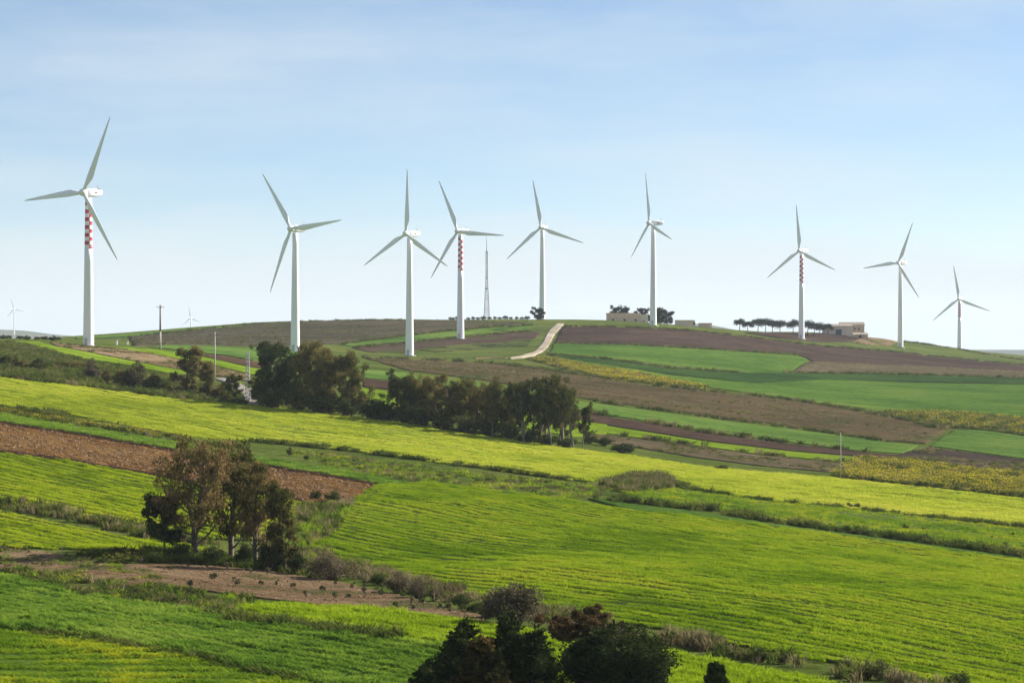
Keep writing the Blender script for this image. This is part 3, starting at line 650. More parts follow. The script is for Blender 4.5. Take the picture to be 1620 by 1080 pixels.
weed_patch('rough_weeds', [(500,850),(545,800),(600,770),(560,795),(540,830),(510,858),(490,900),(430,890),(420,850),(470,800),(548,796)], 1.6, 0.4, 1.1, [T_weed[0], T_mead[0], T_dry[0]], 'tall weeds behind the eucalyptus clump', size=1.2)
weed_patch('scrub', [(-40,545),(14,543),(60,552),(130,572),(200,585),(270,598),(330,610),(372,622),(388,640),(250,629),(130,612),(0,599),(-40,594)], 0.5, 0.5, 1.4, [T_weed[0], T_weed[1], T_weed[2], T_dry[0]], 'green and brown scrub on the bank above the pale barley', size=2.2)
for px, lab in (([(893,517),(965,517.5),(1080,522.5),(1165,531.5),(1300,548.5),(1400,556),(1500,566.5),(1620,578.5),(1690,585.5)], 'weedy top edge of the summit ploughland'),
                ([(876,544),(990,546),(1100,552),(1260,562.5)], 'weedy line between summit ploughland and hill wheat'),
                ([(1244,590.5),(1300,591.5),(1400,592.5),(1500,594.5),(1620,598.5),(1690,604.5)], 'dark weedy line below the hill stubble'),
                ([(868,561),(960,569),(1060,583),(1180,591)], 'dark weedy line along the lower edge of the hill wheat'),
                ([(575,566),(700,571),(790,577),(850,584),(930,596)], 'weedy top edge of the brown fallow slope'),
                ([(1030,610),(1130,620),(1250,633),(1360,651),(1440,667),(1496,680)], 'weedy line between brown slope and hill wheat'),
                ([(905,650),(1000,664.5),(1120,685.5),(1250,701.5),(1370,716)], 'dark weedy line between green strip and dark ploughed strip'),
                ([(905,685),(1000,692.5),(1100,706),(1200,720),(1335,733)], 'thin weedy line above the stubble strip'),
                ([(540,545),(600,537),(700,525),(790,517.5),(840,515.5)], 'weedy line above the narrow wheat strip on the back hill'),
                ([(560,551),(640,543.5),(740,534),(840,524.5)], 'weedy line below the narrow wheat strip on the back hill'),
                ([(205,533.5),(300,524),(400,513.5),(520,508.5),(640,507)], 'grassy crest of the back hill'),
                ([(1428,540),(1470,546),(1518,553),(1570,563),(1640,573)], 'dark weedy crest beyond the lowest turbine'),
                ([(1412,729),(1470,736),(1550,744),(1620,750),(1690,758)], 'weedy line below the dark stubble')):
    weeds('weeds', px, 2.4, 0.9, 0.4, 1.1, MIXED, lab, lift=0.15, size=2.2)
weed_patch('rough_weeds', weed_dirt, 1.0, 0.15, 0.4, [T_weed[0], T_mead[0], T_dry[0]], 'low green and brown weeds creeping over the bare strip beside the barley wedge', size=1.2)
for key, den, srcs, lab in (('midslope', 0.10, [T_weed[0], T_dry[0], T_dry[1]], 'sparse weeds and dead stalks on the brown fallow slope'), ('heath', 0.05, [T_weed[0], T_dry[0]], 'sparse weeds over the back hill fallow'),
                            ('strip_stubble', 0.5, [T_dry[0], T_dry[1], T_weed[0]], 'stubble stalks on the narrow brown strip'), ('right_stubble', 0.5, [T_dry[0], T_dry[1], T_weed[0]], 'stubble stalks below the small wheat field'),
                            ('stubble_right', 0.12, [T_dry[0], T_dry[1]], 'stubble stalks on the hill stubble field'), ('knoll_stubble', 0.3, [T_dry[0], T_dry[1], T_weed[0]], 'stubble stalks on the knoll beside the turbine')):
    poly, rz, lf = POLY[key]; x, y = pts_in(poly, den); k = (np.abs(x) < 0.212 * y + 10) & (vnoise(x / 9, y / 14, 51) + 0.5 * vnoise(x / 30, y / 40, 52) > -0.08); x, y = x[k], y[k]
    sz = 1.1 * rng.uniform(0.7, 1.4, len(x))
    scatter('stalks', np.stack([x, y, ground_z(x, y) + lf], -1), np.stack([sz, sz, rng.uniform(0.15, 0.45, len(x))], -1), srcs, lab, 'weeds')
weed_patch('grass_clump', [(230,872),(300,880),(400,890),(470,902),(480,912),(400,900),(300,892),(230,890)], 3.0, 0.3, 0.9, [T_weed[0], T_weed[1]], 'dark grass under the eucalyptus clump', size=1.1)
# ------------------------------------------------------------------ wind turbines
M_white = solid_mat('turbine_white', (0.80, 0.80, 0.79), 0.42, 0.05, 0.35, streak=True)
M_blade = solid_mat('blade_white', (0.78, 0.79, 0.80), 0.38, 0.05, 0.5)
M_red = solid_mat('marker_red', (0.52, 0.030, 0.060), 0.5, 0.12, 1.0)
M_dark = solid_mat('dark_metal', (0.05, 0.055, 0.06), 0.6, 0.2, 2.0)
M_tdoor = solid_mat('turbine_door', (0.42, 0.43, 0.44), 0.5, 0.1, 1.0)
M_conc = solid_mat('concrete', (0.38, 0.36, 0.33), 0.9, 0.2, 2.0)
RB = 26.0

def blade_mesh():
    secs = []; K = 14
    for r, ch, th, tw in ((0.9, 1.15, 1.15, 14), (2.2, 1.15, 1.1, 14), (3.6, 1.5, 0.85, 13), (5.2, 2.15, 0.62, 11), (6.6, 2.3, 0.52, 9), (10, 1.95, 0.38, 6),
                          (14, 1.55, 0.27, 4), (18, 1.15, 0.19, 2.5), (22, 0.80, 0.12, 1.5), (24.6, 0.52, 0.07, 1), (25.7, 0.28, 0.04, 0.5), (26.0, 0.08, 0.02, 0)):
        ring = []
        ca, sa = math.cos(math.radians(tw)), math.sin(math.radians(tw))
        rnd = max(0, min(1, (4.6 - r) / 2.6))
        for k in range(K):
            t = 2 * math.pi * k / K
            x = 0.5 * math.cos(t); y = 0.5 * math.sin(t) * (rnd + (1 - rnd) * (0.55 + 0.45 * math.cos(t)) )
            xo = (1 - rnd) * 0.18
            X = (x - xo) * ch; Y = y * th * (1 if rnd > 0.5 else 1.5)
            ring.append((X * ca - Y * sa, X * sa + Y * ca, r))
        secs.append(ring)
    v = [p for s in secs for p in s]; f = []
    for i in range(len(secs) - 1):
        for k in range(K):
            f.append((i * K + k, i * K + (k + 1) % K, (i + 1) * K + (k + 1) % K, (i + 1) * K + k))
    f.append(tuple(range(K))[::-1]); f.append(tuple((len(secs) - 1) * K + k for k in range(K)))
    return mesh_of('blade', v, f, [M_blade], True)
ME_blade = blade_mesh()

def nacelle_mesh():   # long axis +Y is up-wind (towards the rotor)
    mb = MB(); n = 16; v = []; f = []
    S = [(1.6, 1.0, 1.05, 0.0), (1.2, 1.25, 1.35, 0.02), (-0.5, 1.45, 1.5, 0.05), (-3.2, 1.45, 1.5, 0.08), (-5.4, 1.3, 1.25, 0.22), (-6.6, 1.1, 0.9, 0.42), (-6.9, 0.9, 0.7, 0.5)]
    for y, w, h, z in S:
        for k in range(n):
            t = 2 * math.pi * (k + 0.5) / n; c, s_ = math.cos(t), math.sin(t)
            p = 0.42
            v.append((w * math.copysign(abs(c) ** p, c), y, z + h * math.copysign(abs(s_) ** p, s_)))
    for i in range(len(S) - 1):
        for k in range(n): f.append((i * n + (k + 1) % n, i * n + k, (i + 1) * n + k, (i + 1) * n + (k + 1) % n))
    f.append(tuple(range(n))); f.append(tuple((len(S) - 1) * n + k for k in range(n))[::-1])
    mb.add(v, f, 0)
    me = mb.mesh('nacelle', [M_white], True)
    return me
ME_nac = nacelle_mesh()
mb = MB(); mb.box((0, -6.95, 0.45), (1.3, 0.35, 0.75)); mb.box((0, -5.9, 1.55), (1.0, 1.0, 0.5)); ME_vent = mb.mesh('rear_vent', [M_dark])
mb = MB(); mb.box((0, -2.6, 0.1), (0.08, 1.3, 0.4)); ME_hatch = mb.mesh('side_grille', [M_dark])
mb = MB(); mb.tube([(0, 0.05, 0.9), (0, 0.05, 2.3)], [0.05, 0.04], 6); mb.box((0, 0.05, 2.3), (0.6, 0.06, 0.06)); mb.v = [(x, y - 5.2, z + 0.5) for x, y, z in mb.v]; ME_wind = mb.mesh('wind_vane', [M_dark])
mb = MB(); mb.tube([(0, -0.9, 0), (0, 0.4, 0), (0, 0.95, 0), (0, 1.4, 0), (0, 1.62, 0)], [1.05, 1.15, 1.0, 0.6, 0.12], 18); ME_hub = mb.mesh('rotor_hub', [M_white], True)

def turbine(u, vb, hub, tips, label, red=False, faint=False, D=None, group='wind turbines along the hill', seam=0.0):
    d = [(t[0] - hub[0], t[1] - hub[1]) for t in tips]
    R = math.sqrt(sum(b * b for a, b in d) / 1.5); Rc = math.sqrt(sum(a * a for a, b in d) / 1.5)
    c = min(0.985, Rc / R); yaw = math.acos(c)
    if D is None: D = F * RB / R
    x = (u - 810) / F * D; y = D; zg = gz(x, y)
    zh = CZ - (hub[1] - 545) / F * D
    S = 1.0
    if faint:                                       # larger machines far off on the distant hills
        S = D * R / F / RB
        zg = float(np.interp(x, hx, hz[int(np.argmin(np.abs(hy - D)))])) - 2.0
    Ht = (zh - zg) / S - 1.5
    a = math.atan2(x, y) + yaw
    # rotor phase: mean over the three blades
    th = [math.atan2(p / c, -q) for p, q in d]
    th0 = th[0] + sum((((t - th[0] - k * 2.0944 + math.pi) % 2.0944) if False else 0) for k, t in enumerate(th)) / 3
    root = bpy.data.objects.new('wind_turbine', None); C.objects.link(root); root.location = (x, y, zg); root.empty_display_size = 4; root.scale = (S, S, S)
    tag(root, label, 'wind turbine', group)
    rot = math.pi - a                               # local +Y of the head turned to the wind
    rb, rt = 1.72, 1.02
    N = 24
    def ring(z0, z1, mats, name, checker=False, rows=1, eps=0.0):
        v = []; f = []; m = []
        for i in range(rows + 1):
            z = z0 + (z1 - z0) * i / rows; r = rb + (rt - rb) * max(0, z) / Ht + eps
            for k in range(N): v.append((r * math.cos(2 * math.pi * (k + 0.5) / N + a0), r * math.sin(2 * math.pi * (k + 0.5) / N + a0), z))
        for i in range(rows):
            for k in range(N):
                f.append((i * N + k, i * N + (k + 1) % N, (i + 1) * N + (k + 1) % N, (i + 1) * N + k))
                m.append(((k // 6) + i) % 2 if checker else 0)
        f.append(tuple(rows * N + k for k in range(N))); m.append(0)
        me = mesh_of(name, v, f, mats, False, m)
        me.polygons.foreach_set('use_smooth', np.array([len(p.vertices) == 4 for p in me.polygons]))
        return link(name, me, root)
    a0 = math.radians(seam - 7.5)
    if red:
        zt0, zt1 = Ht * 0.655, Ht * 0.972
        ring(-1.0, zt0, [M_white], 'tower', rows=8); ring(zt0, zt1, [M_white, M_red], 'checkered_band', True, 12); ring(zt1, Ht, [M_white], 'tower_top', rows=1)
    else:
        ring(-1.0, Ht, [M_white], 'tower', rows=12)
    if not faint:
        mb = MB(); mb.tube([(0, 0, -0.8), (0, 0, 0.25)], [2.6, 2.6], 24); link('foundation', mb.mesh('foundation', [M_conc]), root)
        mb = MB(); ang = -1.9; mb.box(((rb - 0.02) * math.cos(ang), (rb - 0.02) * math.sin(ang), 1.45), (0.25, 0.95, 2.2), 0, ang); link('door', mb.mesh('door', [M_tdoor]), root)
        for zf in (0.34, 0.67):
            mb = MB(); z = Ht * zf; r = rb + (rt - rb) * zf + 0.03; mb.tube([(0, 0, z - 0.08), (0, 0, z + 0.08)], [r, r], 24, cap=False)
            link('flange', mb.mesh('flange', [M_white], True), root)
    zhub = Ht + 1.5
    nac = link('nacelle', ME_nac, root, (0, 0, zhub), rot)
    if not faint:
        link('rear_vent', ME_vent, nac); [link('side_grille', ME_hatch, nac, (sx, 0, 0)) for sx in (-1.46, 1.46)]; link('wind_vane', ME_wind, nac)
    nac.scale = (0.9, 0.80, 0.86)
    hy_ = 2.3
    fx, fy = -math.sin(rot), math.cos(rot)
    hub_o = link('rotor_hub', ME_hub, root, (fx * hy_, fy * hy_, zhub), rot)
    for k in range(3):
        b = link('blade', ME_blade, hub_o)
        # local frame: +Y up-wind, seen from up-wind the image x axis is local -X
        b.rotation_euler = (0, -(th0 + k * 2.0944), 0)
    return root

turbine(140,545,(133,305),[(176,183),(37,323),(180,406)], 'wind turbine with red checkered tower standing on the near grassy knoll by the scrub bank', True, seam=20.0)
turbine(467,553,(456,362),[(414,279),(536,342),(422,467)], 'plain white wind turbine whose tower foot is hidden behind the tall dark trees')
turbine(648,562,(642,370),[(644,267),(572,423),(704,416)], 'plain white wind turbine, one blade straight up, above the brown fallow slope')
turbine(728.5,543,(723,366),[(694,287),(795,368),(679,443)], 'wind turbine with red checkered tower, its blades beside the lattice mast', True)
turbine(858,506,(857,360),[(844,285),(800,411),(922,384)], 'plain white wind turbine on the crest behind the round bush and chalk track')
turbine(1033.5,515,(1027,353),[(1021,275),(991,413),(1055,373)], 'plain white wind turbine with rotor turned edgewise, beside the long pink farm building')
turbine(1268,537,(1263,397),[(1258,324),(1213,444),(1320,422)], 'wind turbine with red checkered tower in front of the umbrella pines', True)
turbine(1424.5,551,(1421,416),[(1444,352),(1363,425),(1448,470)], 'plain white wind turbine down the slope from the ruined farmhouse')
turbine(1518,554,(1515,473),[(1507,421),(1478,511),(1566,489)], 'small far wind turbine with red checkered tower beyond the crest', True)
FG = 'faint turbines on the far horizon'
turbine(22.5,527,(21,489),[(16,473),(39,487),(16.5,502)], 'faint distant wind turbine beyond the scrub covered knoll', False, True, 8300, FG)
turbine(302,530,(302,503),[(299,484),(317,512),(288,514)], 'faint distant wind turbine peeping over the grassy skyline', False, True, 8400, FG)

# ------------------------------------------------------------------ trees and bushes
M_bark = solid_mat('bark', (0.110, 0.085, 0.062), 0.95, 0.35, 3.0, bump=0.05)
M_barkp = solid_mat('pale_bark', (0.200, 0.165, 0.130), 0.95, 0.35, 3.0, bump=0.05)
L_euc = leaf_mat('eucalyptus_leaf', (0.0674, 0.0696, 0.0208), (0.1303, 0.1105, 0.0382), (0.2360, 0.1594, 0.0701), 0.55, 0.30, 0.09, True)
L_row = leaf_mat('tree_row_leaf', (0.0479, 0.0595, 0.0174), (0.0905, 0.0960, 0.0277), (0.1703, 0.1418, 0.0485), 0.45, 0.28, 0.06, True)
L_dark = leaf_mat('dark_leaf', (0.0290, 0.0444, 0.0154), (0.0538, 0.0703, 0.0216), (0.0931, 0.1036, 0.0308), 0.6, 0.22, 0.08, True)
L_con = leaf_mat('conifer_leaf', (0.0194, 0.0299, 0.0116), (0.0350, 0.0486, 0.0149), (0.0660, 0.0785, 0.0231), 0.9, 0.15, 0.15)
L_conbrown = leaf_mat('browned_conifer_leaf', (0.0136, 0.0190, 0.0076), (0.0340, 0.0323, 0.0114), (0.0978, 0.0646, 0.0228), 0.5, 0.2, 0.25)
L_brown = leaf_mat('brown_leaf', (0.0304, 0.0286, 0.0130), (0.0761, 0.0528, 0.0238), (0.1268, 0.0814, 0.0367), 0.8, 0.25, 0.2)
L_grey = leaf_mat('grey_brown_leaf', (0.048, 0.044, 0.024), (0.105, 0.088, 0.052), (0.175, 0.145, 0.095), 0.9, 0.25, 0.2)
L_shrub = leaf_mat('shrub_leaf', (0.0286, 0.0468, 0.0144), (0.0585, 0.0806, 0.0240), (0.1105, 0.1196, 0.0408), 0.8, 0.3, 0.1, True)
L_pine = leaf_mat('pine_leaf', (0.012, 0.024, 0.016), (0.020, 0.034, 0.020), (0.034, 0.048, 0.026), 0.5, 0.12, 0.1)
L_bright = leaf_mat('bright_leaf', (0.045, 0.070, 0.012), (0.085, 0.115, 0.018), (0.130, 0.150, 0.028), 0.8, 0.4, 0.1)

def leaves(name, centres, radii, per, size, mat, seed, hang=0.5, flat=1.0, aspect=0.42, shell=0.55):
    """leaf-sized faces spread through clumps: centres (n,3), radii (n,)"""
    rg = np.random.default_rng(seed)
    centres = np.asarray(centres, float); radii = np.asarray(radii, float)
    cnt = np.maximum(6, (per * (radii / radii.mean()) ** 2).astype(int))
    idx = np.repeat(np.arange(len(centres)), cnt); n = len(idx)
    d = rg.normal(size=(n, 3)); d /= np.linalg.norm(d, axis=1)[:, None]
    r = (shell + (1 - shell) * rg.uniform(0, 1, n)) * rg.uniform(0.35, 1.0, n) ** 0.5
    p = centres[idx] + d * (r * radii[idx])[:, None] * np.array([1, 1, 0.8 * flat])
    p += rg.normal(0, 0.10, (n, 3)) * radii[idx][:, None]
    ax = rg.normal(size=(n, 3)) * np.array([1, 1, 0.8]) + np.array([0, 0, -hang * 1.6]); ax /= np.linalg.norm(ax, axis=1)[:, None]
    sd = np.cross(ax, rg.normal(size=(n, 3))); sd /= np.linalg.norm(sd, axis=1)[:, None] + 1e-9
    L = size * rg.uniform(0.6, 1.4, n)
    a = ax * (L / 2)[:, None]; b = sd * (L * aspect / 2)[:, None]
    v = np.stack([p - a, p + b - a * 0.15, p + a, p - b - a * 0.15], 1).reshape(-1, 3)
    f = np.arange(4 * n).reshape(n, 4)
    return mesh_of(name, v, f, [mat])

def limb(mb, p, d, L, r, rg, n=5, up=0.25, wig=0.12, seg=6):
    pts = [p.copy()]; d = d.normalized(); rad = [r]
    for i in range(n):
        d = (d + Vector((rg.gauss(0, wig), rg.gauss(0, wig), rg.gauss(0, wig) + up * 0.3))).normalized()
        pts.append(pts[-1] + d * (L / n)); rad.append(r * (1 - 0.8 * (i + 1) / n))
    mb.tube(pts, rad, seg)
    return pts, d

def make_tree(seed, H, spread, leaf, bark, first=0.35, limbs=9, per=90, size=0.32, clump=0.13, hang=0.5, up=0.5, stems=1, top_heavy=0.6, lean=0.0, rtrunk=0.017, skirt=0, width=None, inner=2):
    """tapered trunk with limbs, and a crown of leaf clumps at the limb ends; returns (trunk mesh, crown mesh)"""
    rg = random.Random(seed); mb = MB(); cen = []; rad = []
    for s in range(stems):
        a0 = rg.uniform(0, 6.283); off = 0.0 if stems == 1 else 0.02 * H
        base = Vector((off * math.cos(a0), off * math.sin(a0), -0.5))
        d = Vector((rg.gauss(0, 0.05) + lean + (0.16 * math.cos(a0) if stems > 1 else 0), rg.gauss(0, 0.05) + (0.16 * math.sin(a0) if stems > 1 else 0), 1)).normalized()
        Ht = H * rg.uniform(0.72, 0.80); n = 9; pts = [base]; r0 = H * rtrunk / (stems ** 0.5); rr = [r0 * 1.25]
        for i in range(n):
            d = (d + Vector((rg.gauss(0, 0.05), rg.gauss(0, 0.05), 0.08))).normalized()
            pts.append(pts[-1] + d * (Ht + 0.5) / n); rr.append(r0 * (1 - 0.78 * (i + 1) / n))
        mb.tube(pts, rr, 8)
        nl = max(3, int(limbs / stems))
        for k in range(nl):
            t = first + (0.98 - first) * ((k + rg.uniform(0, 0.8)) / nl)
            i = min(n - 1, int(t * n)); q = pts[i].lerp(pts[i + 1], t * n - i)
            az = k * 2.4 + rg.uniform(-0.5, 0.5); el = rg.uniform(0.35, 0.9) * up * 1.3
            dd = Vector((math.cos(az) * math.cos(el), math.sin(az) * math.cos(el), math.sin(el)))
            L = spread * (1.05 - 0.55 * abs(t - top_heavy)) * rg.uniform(0.65, 1.15)
            lp, ld = limb(mb, q, dd, L, max(0.03, r0 * 0.45 * (1.1 - t)), rg, up=up)
            for j in range(inner, len(lp)):
                if rg.random() < 0.55 + 0.12 * j:
                    cr = H * clump * rg.uniform(0.55, 1.1) * (0.7 if j < 4 else 1.0)
                    o = Vector((rg.gauss(0, 0.3), rg.gauss(0, 0.3), rg.gauss(0.1, 0.25))) * cr
                    cen.append(lp[j] + o); rad.append(cr)
            for b in range(3):
                q2 = lp[rg.randint(2, len(lp) - 2)]
                d2 = (ld + Vector((rg.gauss(0, 0.7), rg.gauss(0, 0.7), rg.gauss(0.25, 0.35)))).normalized()
                sp, _ = limb(mb, q2, d2, L * rg.uniform(0.3, 0.55), max(0.02, r0 * 0.14), rg, n=3, up=up, seg=4)
                cr = H * clump * rg.uniform(0.5, 1.0); cen.append(sp[-1]); rad.append(cr)
        tp = pts[-1]
        for k in range(4):
            cr = H * clump * rg.uniform(0.7, 1.1)
            c = tp + Vector((rg.gauss(0, 0.5), rg.gauss(0, 0.5), rg.uniform(-0.3, 1.0))) * cr
            mb.tube([tp, c], [rr[-1], 0.02], 4); cen.append(c); rad.append(cr)
    for k in range(skirt):
        az = rg.uniform(0, 6.283); dd = spread * rg.uniform(0.2, 0.8); cen.append(Vector((dd * math.cos(az), dd * math.sin(az), H * rg.uniform(0.05, 0.3)))); rad.append(H * clump * rg.uniform(0.8, 1.2))
    # bring the crown to the wanted height
    top = max(c.z + r * 0.8 for c, r in zip(cen, rad)); k = H / top
    kx = 0.5 + 0.5 * k
    if width:   # and to the wanted width
        kx = width / 2 / float(np.percentile([abs(c.x) + r * 0.75 for c, r in zip(cen, rad)], 93))
    mb.v = [(x * (kx + (1 - kx) * max(0, 1 - 6 * abs(z) / H)), y * (kx + (1 - kx) * max(0, 1 - 6 * abs(z) / H)), z * k if z > 0 else z) for x, y, z in mb.v]
    cen = [Vector((c.x * kx, c.y * kx, c.z * k)) for c in cen]
    return mb.mesh('trunk', [bark], True), leaves('crown', cen, rad, per, size, leaf, seed, hang)

def make_bush(seed, w, h, leaf, per=55, n=16, size=0.22, hang=0.1, ragged=0.0, bark=None, dome=True):
    rg = random.Random(seed); mb = MB(); cen = []; rad = []
    for k in range(n):
        az = k * 2.4 + rg.uniform(-0.4, 0.4); q = math.sqrt((k + 0.5) / n) * 0.78
        lim = math.sqrt(max(0.05, 1 - q * q)) if dome else (1 - 0.5 * q)
        z = h * lim * rg.uniform(0.30, 0.86 + ragged * rg.uniform(-.3, .2))
        c = Vector((math.cos(az) * q * w / 2, math.sin(az) * q * w / 2, max(0.14 * h, z - 0.05 * h)))
        cen.append(c); rad.append(min(w, h * 1.4) * rg.uniform(0.15, 0.25))
        mb.tube([(c.x * 0.15, c.y * 0.15, -0.25), (c.x * 0.5, c.y * 0.5, c.z * 0.5), tuple(c)], [0.03 * h + 0.01, 0.02 * h, 0.008 * h], 4)
    return mb.mesh('stem', [bark or M_bark], True), leaves('foliage', cen, rad, per, size, leaf, seed, hang)

def make_conifer(seed, H, w, leaf, tips=1, ragged=0.4, per=26, size=0.26):
    """dense dark conifer with up-swept ragged sprays"""
    rg = random.Random(seed); mb = MB(); cen = []; rad = []
    for s in range(tips):
        ox, oy = (rg.uniform(-0.25, 0.25) * w, rg.uniform(-0.2, 0.2) * w) if tips > 1 else (0, 0)
        Hs = H * (1 if s == 0 else rg.uniform(0.78, 0.97))
        mb.tube([(ox * 0.3, oy * 0.3, -0.5), (ox * 0.7, oy * 0.7, Hs * 0.4), (ox, oy, Hs * 0.95)], [0.028 * H, 0.018 * H, 0.01], 7)
        nb = int(90 / tips) + 26
        for k in range(nb):
            t = 0.10 + 0.88 * (k / nb); az = k * 2.4 + rg.uniform(-0.4, 0.4)
            prof = (0.55 + 0.55 * math.sin(math.pi * min(1, t * 1.15 + 0.12))) * (1 - max(0, t - 0.7) * 2.2)
            L = w / 2 * prof * rg.uniform(1 - ragged, 1 + ragged * 0.7) * (0.8 if tips > 1 else 1)
            q = Vector((ox * (0.4 + 0.6 * t), oy * (0.4 + 0.6 * t), Hs * t * 0.93))
            d = Vector((math.cos(az), math.sin(az), rg.uniform(0.15, 0.6))).normalized()
            e = q + d * L
            mb.tube([q, q.lerp(e, 0.5) - Vector((0, 0, 0.04 * L)), e], [0.045, 0.03, 0.01], 4)
            for j in range(3):
                f = 0.5 + 0.25 * j
                cen.append(q.lerp(e, f) + Vector((rg.gauss(0, .1), rg.gauss(0, .1), rg.gauss(0, .1))) * L); rad.append(max(0.22, 0.34 * L * (1.15 - 0.55 * f) + 0.06))
            cen.append(e + d * 0.18); rad.append(0.20)
        cen.append(Vector((ox, oy, Hs * 0.97))); rad.append(0.24)
    return mb.mesh('trunk', [M_bark], True), leaves('crown', cen, rad, per, size, leaf, seed, hang=-0.45, aspect=0.36, shell=0.35)

def place(name, meshes, parts, xyz, label, cat, group=None, rz=0.0, scale=(1, 1, 1)):
    root = bpy.data.objects.new(name, None); C.objects.link(root); root.location = xyz
    root.rotation_euler = (0, 0, rz); root.scale = scale
    tag(root, label, cat, group)
    for me, nm in zip(meshes, parts): link(nm, me, root)
    return root
TP = ('trunk', 'crown'); BP = ('stem', 'foliage')

def spot(u, v): return Vector(ground_at(u, v))
def mpp(p): return p.y / F

# the eucalyptus clump in the near fields
GE = 'eucalyptus clump in the near fields'
for k, (u, v, top, w, kw, lab) in enumerate((
    (312, 886, 685, 112, dict(limbs=34, first=0.2, skirt=0), 'tallest eucalyptus of the near clump, broad brown crown, low dark branch towards the barley wedge'),
    (366, 891, 692, 80, dict(limbs=28, first=0.18), 'second tallest eucalyptus of the near clump, thick dark trunk and narrow crown'),
    (404, 898, 726, 66, dict(limbs=22, first=0.22, lean=0.08), 'middle sized leaning eucalyptus of the near clump with forked pale trunk'),
    (452, 906, 758, 54, dict(limbs=18, first=0.15), 'smallest slender eucalyptus of the near clump beside the grey brown bush'))):
    p = spot(u, v); H = (v - top) * mpp(p); W = w * mpp(p)
    place('eucalyptus_tree', make_tree(100 + k, H, W * 0.55, L_euc, M_bark, per=64, size=0.28, clump=0.08, up=0.75, hang=0.8, rtrunk=0.021, width=W * 1.15, inner=4, **kw), TP, p, lab, 'tree', GE)
p = spot(262, 880); ms = make_tree(131, 6.2, 1.9, L_dark, M_bark, limbs=9, per=110, size=0.34, clump=0.13, first=0.3, hang=0.6)
place('small_tree', ms, TP, p, 'small dark leafy tree at the barley side of the eucalyptus clump', 'tree')
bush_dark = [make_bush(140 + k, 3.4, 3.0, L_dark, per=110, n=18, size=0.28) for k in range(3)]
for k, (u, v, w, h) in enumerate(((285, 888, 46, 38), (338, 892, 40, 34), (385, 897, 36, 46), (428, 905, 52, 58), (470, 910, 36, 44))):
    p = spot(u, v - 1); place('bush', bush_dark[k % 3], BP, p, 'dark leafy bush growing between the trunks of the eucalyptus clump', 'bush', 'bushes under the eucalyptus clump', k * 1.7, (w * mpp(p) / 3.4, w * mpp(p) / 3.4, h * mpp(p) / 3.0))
bush_grey = [make_bush(150 + k, 4.0, 2.6, L_grey, per=120, n=22, size=0.20, ragged=0.5) for k in range(3)]
for u, v, w, h, lab in ((518, 917, 82, 46, 'wide grey brown twiggy bush beside the smallest eucalyptus'), (628, 938, 46, 36, 'grey brown bush at the wheat edge above the sapling rows'),
                   (660, 946, 36, 36, 'reddish grey bush beside another at the wheat edge above the saplings'), (690, 950, 24, 24, 'small grey bush at the end of the wheat edge bushes')):
    p = spot(u, v); place('bush', bush_grey[int(u) % 3], BP, p, lab, 'bush', None, u, (w * mpp(p) / 4, w * mpp(p) / 4, h * mpp(p) / 2.6))
bush_green = [make_bush(160 + k, 2.4, 1.7, L_shrub, per=90, n=14, size=0.22, ragged=0.4) for k in range(3)]
for u, v, w, h, lab in ((598, 925, 26, 22, 'small green bush at the wheat edge near the sapling rows'), (618, 918, 20, 18, 'dark green bush behind the grey wheat edge bushes'), (730, 962, 34, 28, 'low green bush at the wheat edge beside the big grey bush'), (750, 968, 30, 20, 'flat green bush touching the big grey bush'),
                   (105, 888, 30, 14, 'dark flat bush on the bare dirt beside the barley wedge'), (137, 946, 34, 18, 'dark green bush at the top of the bean crop'), (98, 935, 18, 12, 'small dark bush in the rough weeds above the bean crop'),
                   (500, 790, 20, 16, 'green bush at the corner of the red ploughed strip'), (527, 793, 28, 18, 'dark green bush where red plough meets the wheat slope'), (458, 720, 10, 14, 'small dark bush alone on the bank below the pale barley'), (484, 727, 10, 8, 'tiny bush on the bank below the pale barley'),
                   (955, 705, 30, 18, 'dark low bush at the end of the tree row'), (985, 718, 42, 22, 'round dark green bush standing just past the tree row'), (932, 702, 26, 20, 'small leafy bush at the foot of the last row tree'), (1140, 743, 26, 10, 'lone brown green bush on the stubble edge above the barley')):
    p = spot(u, v); place('bush', bush_green[int(u) % 3] if u not in (955, 985) else bush_dark[int(u) % 3], BP, p, lab, 'bush', None, u, (w * mpp(p) / (2.4 if u not in (955, 985) else 3.4),) * 2 + (h * mpp(p) / (1.7 if u not in (955, 985) else 3.0),))

